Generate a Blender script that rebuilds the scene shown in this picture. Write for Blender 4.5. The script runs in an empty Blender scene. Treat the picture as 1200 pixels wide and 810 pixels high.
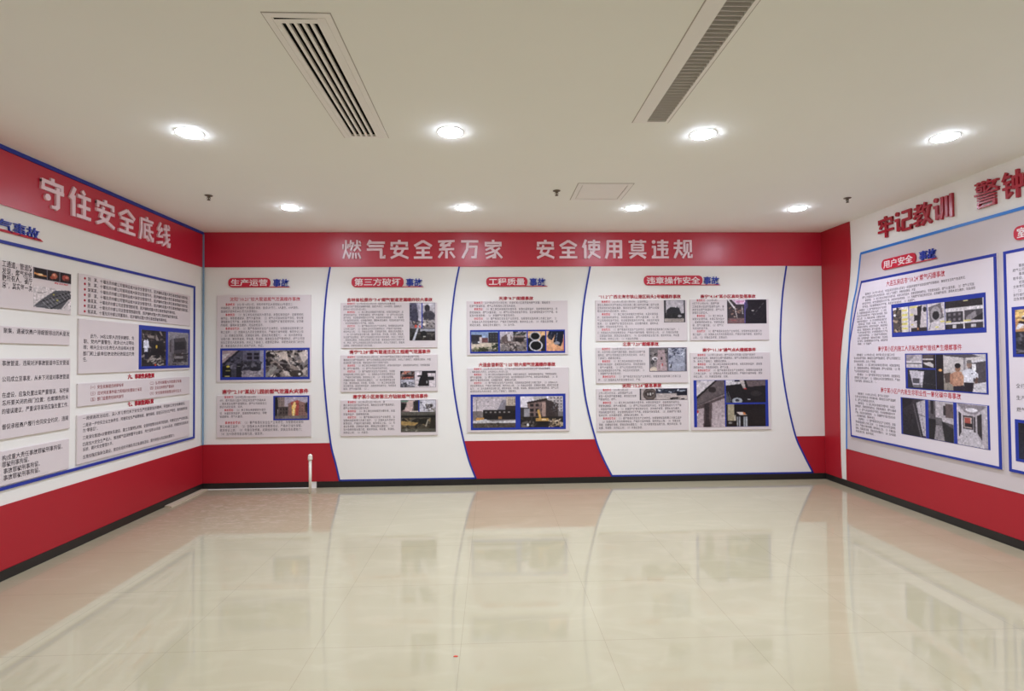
import bpy, bmesh, math, random
import numpy as np
from mathutils import Vector, Matrix

# ------------------------------------------------------------------ camera, world, exposure
S = bpy.context.scene
COL = S.collection
FPX, YAW, PITCH, ROLL = 639.96, 0.0377, 0.0215, -0.0086      # focal length in pixels of a 1200 wide frame
CAM = np.array([0.0, 0.0, 1.5883])                            # eye height above the floor
ROOM_H, XL, XR, YB, YF = 3.1663, -3.5576, 4.2656, 6.8665, -3.2
LAMP_POWER = 105.0; SPOT_POWER = 98.0
LAMP_COLOR = (0.91, 1.0, 1.19)

def cam_axes():
    cy, sy, cp, sp = math.cos(YAW), math.sin(YAW), math.cos(PITCH), math.sin(PITCH)
    f = np.array([sy*cp, cy*cp, sp]); r = np.array([cy, -sy, 0.0]); u = np.cross(r, f)
    c, s = math.cos(ROLL), math.sin(ROLL)
    return c*r + s*u, -s*r + c*u, f
AR, AU, AF = cam_axes()
cd = bpy.data.cameras.new('camera'); cam = bpy.data.objects.new('camera', cd); COL.objects.link(cam)
cd.sensor_width = 36.0; cd.lens = FPX/1200*36.0; cd.clip_start = 0.05
cam.matrix_world = Matrix(((AR[0], AU[0], -AF[0], CAM[0]), (AR[1], AU[1], -AF[1], CAM[1]),
                           (AR[2], AU[2], -AF[2], CAM[2]), (0, 0, 0, 1)))
S.camera = cam
w = bpy.data.worlds.new('world'); S.world = w; w.use_nodes = True
w.node_tree.nodes['Background'].inputs[0].default_value = (0.5, 0.48, 0.45, 1)
w.node_tree.nodes['Background'].inputs[1].default_value = 0.05
S.view_settings.view_transform = 'Standard'; S.view_settings.look = 'None'
S.view_settings.exposure = 0.0; S.view_settings.gamma = 1.0; S.view_settings.use_curve_mapping = False
S.cycles.max_bounces = 12; S.cycles.diffuse_bounces = 8; S.cycles.glossy_bounces = 6
S.cycles.use_denoising = True
S.cycles.caustics_reflective = False; S.cycles.caustics_refractive = False

# ------------------------------------------------------------------ wall frames
# each surface has an origin, two axes in its plane (u to the viewer's right, v up) and a normal into the room
FR = {'back':  (Vector((0, YB, 0)), Vector((1, 0, 0)), Vector((0, 0, 1)), Vector((0, -1, 0))),
      'left':  (Vector((XL, 0, 0)), Vector((0, 1, 0)), Vector((0, 0, 1)), Vector((1, 0, 0))),
      'right': (Vector((XR, 0, 0)), Vector((0, -1, 0)), Vector((0, 0, 1)), Vector((-1, 0, 0))),
      'floor': (Vector((0, 0, 0)), Vector((1, 0, 0)), Vector((0, 1, 0)), Vector((0, 0, 1))),
      'ceil':  (Vector((0, 0, ROOM_H)), Vector((1, 0, 0)), Vector((0, -1, 0)), Vector((0, 0, -1)))}
def uv(fr, px, py):
    """where the line of sight through a photograph pixel meets a wall, in that wall's own metres"""
    O, U, V, N = FR[fr]
    d = AR*((px-600)/FPX) - AU*((py-405)/FPX) + AF
    n = np.array(N); t = ((np.array(O)-CAM) @ n)/(d @ n); P = CAM + t*d - np.array(O)
    return float(P @ np.array(U)), float(P @ np.array(V))
def quad(fr, tl, tr, br, bl):
    a, b, c, d = uv(fr, *tl), uv(fr, *tr), uv(fr, *br), uv(fr, *bl)
    return ((a[0]+d[0])/2, (c[1]+d[1])/2, (b[0]+c[0])/2, (a[1]+b[1])/2)      # u0, v0, u1, v1
def rb(x0, y0, x1, y1, fr='back'):
    xm, ym = (x0+x1)/2, (y0+y1)/2
    return (uv(fr, x0, ym)[0], uv(fr, xm, y1)[1], uv(fr, x1, ym)[0], uv(fr, xm, y0)[1])
def P3(fr, u, v, d):
    O, U, V, N = FR[fr]
    return O + U*u + V*v + N*d

# ------------------------------------------------------------------ materials
def lin(c):
    return tuple((x/255/12.92) if x/255 <= 0.04045 else ((x/255+0.055)/1.055)**2.4 for x in c)
MATS = {}
def mat(name, rgb, rough=0.5, spec=0.5, metal=0.0, noise=0.0, nscale=8.0, bump=0.0, coat=0.0):
    if name in MATS: return MATS[name]
    m = bpy.data.materials.new(name); m.use_nodes = True; nt = m.node_tree; b = nt.nodes['Principled BSDF']
    c = lin(rgb)
    b.inputs['Base Color'].default_value = (*c, 1); b.inputs['Roughness'].default_value = rough
    b.inputs['Specular IOR Level'].default_value = spec; b.inputs['Metallic'].default_value = metal
    b.inputs['Coat Weight'].default_value = coat; b.inputs['Coat Roughness'].default_value = 0.2
    if noise or bump:
        tc = nt.nodes.new('ShaderNodeTexCoord'); nz = nt.nodes.new('ShaderNodeTexNoise')
        nz.inputs['Scale'].default_value = nscale; nz.inputs['Detail'].default_value = 4
        nt.links.new(tc.outputs['Object'], nz.inputs['Vector'])
        if noise:
            mx = nt.nodes.new('ShaderNodeMix'); mx.data_type = 'RGBA'
            mx.inputs['A'].default_value = (*[x*(1-noise) for x in c], 1)
            mx.inputs['B'].default_value = (*[min(1, x*(1+noise)) for x in c], 1)
            nt.links.new(nz.outputs['Fac'], mx.inputs['Factor']); nt.links.new(mx.outputs['Result'], b.inputs['Base Color'])
        if bump:
            bp = nt.nodes.new('ShaderNodeBump'); bp.inputs['Strength'].default_value = bump; bp.inputs['Distance'].default_value = 0.002
            nt.links.new(nz.outputs['Fac'], bp.inputs['Height']); nt.links.new(bp.outputs['Normal'], b.inputs['Normal'])
    MATS[name] = m
    return m
M_WALL = mat('wall_paint', (233, 230, 224), 0.55, 0.35, noise=0.015, nscale=3)
M_CEIL = mat('ceiling_paint', (242, 242, 235), 0.8, 0.2, noise=0.012, nscale=2)
M_RED = mat('red_gloss_sheet', (190, 30, 56), 0.33, 0.75, noise=0.03, nscale=1.5)
M_DADO = mat('red_satin_sheet', (170, 29, 42), 0.42, 0.4, noise=0.03, nscale=1.5)
M_BASE = mat('black_skirting', (36, 32, 30), 0.35, 0.4, noise=0.2, nscale=6)
M_BLUE = mat('blue_edging', (32, 52, 150), 0.35, 0.4, noise=0.04, nscale=6)
M_SKY = mat('bright_blue_edging', (44, 122, 205), 0.35, 0.4, noise=0.04, nscale=6)
M_STEEL = mat('pale_blue_strip', (120, 150, 178), 0.4, 0.4, noise=0.05, nscale=6)
M_BOARD = mat('pale_board', (217, 206, 206), 0.4, 0.35, noise=0.012, nscale=5)
M_BOARD2 = mat('white_board', (222, 212, 218), 0.35, 0.4, noise=0.012, nscale=5)
M_GREY = mat('grey_display_board', (205, 194, 194), 0.4, 0.35, noise=0.012, nscale=3)
M_SHEET = mat('white_sheet', (236, 233, 227), 0.45, 0.35, noise=0.012, nscale=3)
M_LETTER = mat('silver_grey_letter', (238, 212, 220), 0.35, 0.5, metal=0.0, noise=0.02, nscale=6)
M_RLETTER = mat('dark_red_letter', (168, 30, 48), 0.25, 0.6, noise=0.03, nscale=6)
M_INK = mat('black_ink', (80, 72, 76), 0.6, 0.2, noise=0.05)
M_RINK = mat('red_ink', (206, 50, 62), 0.6, 0.2, noise=0.05)
M_HEAD = mat('red_heading_letter', (188, 34, 56), 0.45, 0.4, noise=0.04)
M_PILL = mat('red_sign_plate', (196, 36, 60), 0.35, 0.45, noise=0.03)
M_SIGNW = mat('white_sign_letter', (240, 226, 226), 0.4, 0.4, noise=0.02)
M_SIGNB = mat('blue_sign_letter', (44, 66, 168), 0.4, 0.4, noise=0.03)
M_WHITE = mat('white_plastic', (232, 228, 220), 0.45, 0.4, noise=0.02)
M_VENT = mat('vent_enamel', (240, 237, 232), 0.5, 0.35, noise=0.02)
M_LOUV = mat('louvre_enamel', (200, 195, 188), 0.5, 0.35, noise=0.05)
M_DUCT = mat('dark_duct', (24, 23, 21), 0.8, 0.2, noise=0.2)
M_GAP = mat('painted_gap_shade', (176, 168, 156), 0.7, 0.2, noise=0.05)  # grey that paints the shade in ceiling panel seams
M_BRONZE = mat('dull_brass', (110, 98, 84), 0.4, 0.5, metal=0.6, noise=0.1)
M_PIPE = mat('white_pipe', (228, 222, 208), 0.4, 0.4, noise=0.05, nscale=12)
M_SLAB = mat('pale_plaster', (196, 182, 158), 0.5, 0.3, noise=0.06, nscale=9)
M_SCRAP = mat('red_paper', (196, 60, 44), 0.6, 0.2, noise=0.1)

def floor_material():
    m = bpy.data.materials.new('polished_tile'); m.use_nodes = True; nt = m.node_tree; b = nt.nodes['Principled BSDF']
    N, L = nt.nodes.new, nt.links.new
    tc = N('ShaderNodeTexCoord')
    n1 = N('ShaderNodeTexNoise'); n1.inputs['Scale'].default_value = 1.6; n1.inputs['Detail'].default_value = 6
    L(tc.outputs['Object'], n1.inputs['Vector'])
    r1 = N('ShaderNodeValToRGB'); r1.color_ramp.elements[0].position = 0.3; r1.color_ramp.elements[1].position = 0.75
    r1.color_ramp.elements[0].color = (*lin((166, 157, 129)), 1); r1.color_ramp.elements[1].color = (*lin((171, 162, 135)), 1)
    L(n1.outputs['Fac'], r1.inputs['Fac'])
    # dusty wipe marks: stretched noise
    mp = N('ShaderNodeMapping'); mp.inputs['Scale'].default_value = (1.2, 3.2, 1); mp.inputs['Rotation'].default_value = (0, 0, 0.35)
    L(tc.outputs['Object'], mp.inputs['Vector'])
    n2 = N('ShaderNodeTexNoise'); n2.inputs['Scale'].default_value = 1.5; n2.inputs['Detail'].default_value = 8; n2.inputs['Distortion'].default_value = 1.5
    L(mp.outputs['Vector'], n2.inputs['Vector'])
    r2 = N('ShaderNodeValToRGB'); r2.color_ramp.elements[0].position = 0.5; r2.color_ramp.elements[1].position = 0.72
    L(n2.outputs['Fac'], r2.inputs['Fac'])
    mx = N('ShaderNodeMix'); mx.data_type = 'RGBA'; L(r1.outputs['Color'], mx.inputs['A'])
    mx.inputs['B'].default_value = (*lin((182, 172, 146)), 1)
    sc = N('ShaderNodeMath'); sc.operation = 'MULTIPLY'; sc.inputs[1].default_value = 0.35; L(r2.outputs['Color'], sc.inputs[0])
    L(sc.outputs[0], mx.inputs['Factor'])
    # paler mop swirls dried on the tiles before the left corner
    n3 = N('ShaderNodeTexNoise'); n3.inputs['Scale'].default_value = 5.5; n3.inputs['Detail'].default_value = 5; n3.inputs['Distortion'].default_value = 2.2
    L(mp.outputs['Vector'], n3.inputs['Vector'])
    r3 = N('ShaderNodeValToRGB'); r3.color_ramp.elements[0].position = 0.5; r3.color_ramp.elements[1].position = 0.66; L(n3.outputs['Fac'], r3.inputs['Fac'])
    ds = N('ShaderNodeVectorMath'); ds.operation = 'DISTANCE'; L(tc.outputs['Object'], ds.inputs[0]); ds.inputs[1].default_value = (-2.6, 6.1, 0)
    dm = N('ShaderNodeMapRange'); dm.inputs['From Min'].default_value = 0.5; dm.inputs['From Max'].default_value = 1.5; dm.inputs['To Min'].default_value = 0.45; dm.inputs['To Max'].default_value = 0.0
    L(ds.outputs['Value'], dm.inputs['Value'])
    sm = N('ShaderNodeMath'); sm.operation = 'MULTIPLY'; L(r3.outputs['Color'], sm.inputs[0]); L(dm.outputs['Result'], sm.inputs[1])
    mw = N('ShaderNodeMix'); mw.data_type = 'RGBA'; L(mx.outputs['Result'], mw.inputs['A']); mw.inputs['B'].default_value = (*lin((206, 196, 180)), 1)
    L(sm.outputs[0], mw.inputs['Factor']); mx = mw
    # tile joints, 0.8 m tiles
    sep = N('ShaderNodeSeparateXYZ'); L(tc.outputs['Object'], sep.inputs[0])
    def joint(sock, off, wd):
        a = N('ShaderNodeMath'); a.operation = 'SUBTRACT'; L(sock, a.inputs[0]); a.inputs[1].default_value = off - 80
        f = N('ShaderNodeMath'); f.operation = 'PINGPONG'; L(a.outputs[0], f.inputs[0]); f.inputs[1].default_value = 0.4
        c = N('ShaderNodeMath'); c.operation = 'LESS_THAN'; L(f.outputs[0], c.inputs[0]); c.inputs[1].default_value = wd
        return c.outputs[0]
    jx, jy = joint(sep.outputs[0], -0.1801, 0.0013), joint(sep.outputs[1], 3.0716, 0.0016)
    mxm = N('ShaderNodeMath'); mxm.operation = 'MAXIMUM'; L(jx, mxm.inputs[0]); L(jy, mxm.inputs[1])
    jm = N('ShaderNodeMath'); jm.operation = 'MULTIPLY'; jm.inputs[1].default_value = 0.45; L(mxm.outputs[0], jm.inputs[0])
    mj = N('ShaderNodeMix'); mj.data_type = 'RGBA'; L(mx.outputs['Result'], mj.inputs['A']); mj.inputs['B'].default_value = (*lin((120, 105, 80)), 1)
    L(jm.outputs[0], mj.inputs['Factor']); L(mj.outputs['Result'], b.inputs['Base Color'])
    rr = N('ShaderNodeMapRange'); rr.inputs['To Min'].default_value = 0.045; rr.inputs['To Max'].default_value = 0.11
    L(r2.outputs['Color'], rr.inputs['Value']); L(rr.outputs['Result'], b.inputs['Roughness'])
    b.inputs['IOR'].default_value = 1.5; b.inputs['Specular IOR Level'].default_value = 0.6
    return m
M_FLOOR = floor_material()
def lens_material():
    m = bpy.data.materials.new('lamp_lens'); m.use_nodes = True; nt = m.node_tree; b = nt.nodes['Principled BSDF']
    b.inputs['Base Color'].default_value = (0.9, 0.9, 0.9, 1)
    b.inputs['Emission Color'].default_value = (*LAMP_COLOR, 1); b.inputs['Emission Strength'].default_value = LAMP_POWER
    return m
M_LENS = lens_material()
def print_material():
    m = bpy.data.materials.new('photo_print'); m.use_nodes = True; nt = m.node_tree; b = nt.nodes['Principled BSDF']
    a = nt.nodes.new('ShaderNodeAttribute'); a.attribute_name = 'print'
    nt.links.new(a.outputs['Color'], b.inputs['Base Color']); b.inputs['Roughness'].default_value = 0.4
    b.inputs['Specular IOR Level'].default_value = 0.3
    return m
M_PRINT = print_material()

# ------------------------------------------------------------------ object helpers
def link_mesh(name, me, material, parent=None, mats=None):
    o = bpy.data.objects.new(name, me); COL.objects.link(o)
    for m in (mats or [material]):
        if m is not None: me.materials.append(m)
    if parent is not None:                    # the mesh is stored about its thing's base
        base = Vector((0, 0, 0)); q = parent
        while q is not None: base += q.location; q = q.parent
        me.transform(Matrix.Translation(-base)); o.parent = parent
    elif me.vertices:                         # a thing of one mesh: origin at the middle of its foot
        co = [v.co for v in me.vertices]; lo = [min(c[i] for c in co) for i in range(3)]; hi = [max(c[i] for c in co) for i in range(3)]
        base = Vector(((lo[0]+hi[0])/2, (lo[1]+hi[1])/2, lo[2]))
        if name not in ('floor',): me.transform(Matrix.Translation(-base)); o.location = base
    return o
def tag(o, label=None, cat=None, group=None, kind=None):
    for k, v in (('label', label), ('category', cat), ('group', group), ('kind', kind)):
        if v: o[k] = v
    return o
def thing(name, loc, label, cat, group=None):
    o = bpy.data.objects.new(name, None); COL.objects.link(o); o.location = loc; o.empty_display_size = 0.05
    return tag(o, label, cat, group)
def struct(o): o['kind'] = 'structure'; return o

def add_prism(bm, fr, poly, d0, d1):
    """a flat polygon on a wall (list of u,v) given thickness from d0 to d1 off the wall"""
    area = sum(poly[i][0]*poly[(i+1) % len(poly)][1] - poly[(i+1) % len(poly)][0]*poly[i][1] for i in range(len(poly)))
    if area < 0: poly = poly[::-1]
    a = [bm.verts.new(P3(fr, u, v, d0)) for u, v in poly]; b = [bm.verts.new(P3(fr, u, v, d1)) for u, v in poly]
    n = len(poly)
    bm.faces.new(b); bm.faces.new(a[::-1])
    for i in range(n): bm.faces.new((a[i], a[(i+1) % n], b[(i+1) % n], b[i]))
def add_rect(bm, fr, r, d0, d1): add_prism(bm, fr, [(r[0], r[1]), (r[2], r[1]), (r[2], r[3]), (r[0], r[3])], d0, d1)
def add_chamfer_rect(bm, fr, r, d0, d1, c=0.003):
    u0, v0, u1, v1 = r
    rings = [(0, d0), (0, d1-c), (c, d1)]
    vs = [[bm.verts.new(P3(fr, u, v, d)) for u, v in ((u0+i, v0+i), (u1-i, v0+i), (u1-i, v1-i), (u0+i, v1-i))] for i, d in rings]
    bm.faces.new(vs[0][::-1]); bm.faces.new(vs[2])
    for a, b in ((vs[0], vs[1]), (vs[1], vs[2])):
        for i in range(4): bm.faces.new((a[i], a[(i+1) % 4], b[(i+1) % 4], b[i]))
def to_mesh(bm, name):
    me = bpy.data.meshes.new(name); bm.normal_update(); bm.to_mesh(me); bm.free(); return me
def prism_obj(name, fr, polys, d0, d1, m, parent=None):
    bm = bmesh.new()
    for p in polys: add_prism(bm, fr, p, d0, d1)
    return link_mesh(name, to_mesh(bm, name), m, parent)
def rect_obj(name, fr, rects, d0, d1, m, parent=None, chamfer=0.0):
    bm = bmesh.new()
    for r in rects:
        if chamfer: add_chamfer_rect(bm, fr, r, d0, d1, chamfer)
        else: add_rect(bm, fr, r, d0, d1)
    return link_mesh(name, to_mesh(bm, name), m, parent)
def ring_rects(r, t):                       # four bars of a rectangular frame
    u0, v0, u1, v1 = r
    return [(u0, v0, u1, v0+t), (u0, v1-t, u1, v1), (u0, v0+t, u0+t, v1-t), (u1-t, v0+t, u1, v1-t)]
def ribbon(path, wd):                       # polyline on a wall -> closed polygon of constant width
    L, R = [], []
    for i, p in enumerate(path):
        a = path[max(0, i-1)]; b = path[min(len(path)-1, i+1)]
        dx, dy = b[0]-a[0], b[1]-a[1]; n = math.hypot(dx, dy) or 1
        L.append((p[0]-dy/n*wd/2, p[1]+dx/n*wd/2)); R.append((p[0]+dy/n*wd/2, p[1]-dx/n*wd/2))
    return L + R[::-1]
def smooth(pts, n=8):                       # Catmull-Rom through points
    out = []
    for i in range(len(pts)-1):
        p0, p1, p2, p3 = pts[max(0, i-1)], pts[i], pts[i+1], pts[min(len(pts)-1, i+2)]
        for k in range(n):
            t = k/n
            out.append(tuple(0.5*(2*p1[j] + (p2[j]-p0[j])*t + (2*p0[j]-5*p1[j]+4*p2[j]-p3[j])*t*t + (3*p1[j]-p0[j]-3*p2[j]+p3[j])*t**3) for j in (0, 1)))
    return out + [tuple(pts[-1])]
def lathe(bm, prof, c, seg=32):             # prof: (radius, z) from one end to the other, about a vertical axis through c
    rings = [[bm.verts.new((c[0]+r*math.cos(2*math.pi*k/seg), c[1]+r*math.sin(2*math.pi*k/seg), c[2]+z)) for k in range(seg)] for r, z in prof]
    for a, b in zip(rings, rings[1:]):
        for k in range(seg): bm.faces.new((a[k], a[(k+1) % seg], b[(k+1) % seg], b[k]))
    bm.faces.new(rings[0][::-1]); bm.faces.new(rings[-1])
    bmesh.ops.recalc_face_normals(bm, faces=bm.faces)
def lathe_obj(name, prof, c, m, parent=None, seg=32, shade=True):
    bm = bmesh.new(); lathe(bm, prof, c, seg); me = to_mesh(bm, name)
    if shade:
        for p in me.polygons: p.use_smooth = len(p.vertices) == 4
    return link_mesh(name, me, m, parent)

# ------------------------------------------------------------------ writing
def glyph_mesh(lines, red=None, offset=0.0, extrude=0.0, res=1, space=1.0, track=1.0):
    c = bpy.data.curves.new('writing', 'FONT'); c.body = '\n'.join(lines); c.size = 1.0
    c.resolution_u = res; c.offset = offset; c.extrude = extrude; c.space_line = space; c.space_character = track
    c.fill_mode = 'BOTH' if extrude else 'FRONT'
    c.materials.append(M_INK); c.materials.append(M_RINK)
    if red:
        for i in red: c.body_format[i].material_index = 1
    o = bpy.data.objects.new('writing', c); COL.objects.link(o)
    bpy.context.view_layer.update()
    me = bpy.data.meshes.new_from_object(o)
    bpy.data.objects.remove(o); bpy.data.curves.remove(c)
    me.materials.clear()
    return me
def place(me, fr, u, v, d, su, sv, sd=1.0):
    O, U, V, N = FR[fr]; P = P3(fr, u, v, d)
    a, b, n = U*su, V*sv, N*sd
    me.transform(Matrix(((a.x, b.x, n.x, P.x), (a.y, b.y, n.y, P.y), (a.z, b.z, n.z, P.z), (0, 0, 0, 1))))
def line_text(name, fr, text, r, d, m, parent=None, bold=0.02, thick=0.0, res=2, mats=None, red=None):
    """one line of writing stretched to fill the rectangle r"""
    me = glyph_mesh([text], red, bold, 0.5 if thick else 0.0, res)
    xs = [q.co.x for q in me.vertices]; ys = [q.co.y for q in me.vertices]
    su = (r[2]-r[0])/(max(xs)-min(xs)); sv = (r[3]-r[1])/(max(ys)-min(ys))
    place(me, fr, r[0]-min(xs)*su, r[1]-min(ys)*sv, d+thick/2, su, sv, thick if thick else 1.0)
    return link_mesh(name, me, m, parent, mats)

INTRO = '事故发生在燃气管道附近，燃气公司接报后立即派人赶赴现场，关闭上下游阀门，疏散周边群众，并配合消防部门进行处置，事故造成人员伤亡和财产损失。'
CAUSE = '（1）施工单位未按规定办理手续，未落实现场监护，违规使用机械作业，导致管道破裂，燃气大量泄漏；（2）燃气公司巡线检查不到位，安全管理制度执行不严格，未能及时发现隐患；（3）泄漏燃气扩散至密闭空间，达到爆炸极限，遇明火发生爆炸。'
LESSON = '（1）要严格落实安全生产主体责任，加强管线巡查和第三方施工监护；（2）加强从业人员安全教育培训，严格执行操作规程，做到持证上岗；（3）完善应急预案，定期组织演练，提高应急处置能力；（4）加大隐患排查治理力度，做到早发现、早处置、早消除。'
def block(fr, parent, r, paras, d, ratio=0.72, m0=M_INK, m1=M_RINK):
    """body text; r = (u0, v of the last line's middle, u1, v of the first line's middle); paras = (lead word, text, lines)"""
    n = sum(p[2] for p in paras); pitch = (r[3]-r[1])/max(1, n-1) if n > 1 else 0.03
    cw = pitch*ratio; N = max(6, int(round((r[2]-r[0])/cw))); cw = (r[2]-r[0])/N
    lines, leads = [], []
    for lead, text, k in paras:
        head = '　'*(2+len(lead)) + ('：' if lead else '')
        need = N*(k-1) + int(N*(0.55 if k > 1 else 0.9))
        s = head + text
        while len(s) < need: s += text[-60:] if len(text) > 60 else text
        s = s[:need-1] + '。'
        for j in range(k):
            lines.append(s[j*N:(j+1)*N]); leads.append('　　'+lead if j == 0 and lead else '')
    em = pitch*0.84
    for name, rows, m in (('body_text', lines, m0), ('lead_words', leads, m1)):
        if any(rows):
            me = glyph_mesh(rows, None, 0.0 if m is m0 else 0.01, 0.0, 1, 1/0.84, 1.12)
            place(me, fr, r[0], r[3]-0.36*em, d, cw/1.12, em)
            link_mesh(name, me, m, parent)
def given_lines(fr, parent, lines, places, d, m=M_INK, name='text_line', bold=0.008):
    """separate legible lines, each with its own rectangle"""
    for t, r in zip(lines, places):
        me = glyph_mesh([t], None, bold, 0.0, 1)
        xs = [q.co.x for q in me.vertices]; ys = [q.co.y for q in me.vertices]
        su = (r[2]-r[0])/(max(xs)-min(xs)); sv = (r[3]-r[1])/(max(ys)-min(ys))
        place(me, fr, r[0]-min(xs)*su, r[1]-min(ys)*sv, d, su, sv)
        link_mesh(name, me, m, parent)

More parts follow.
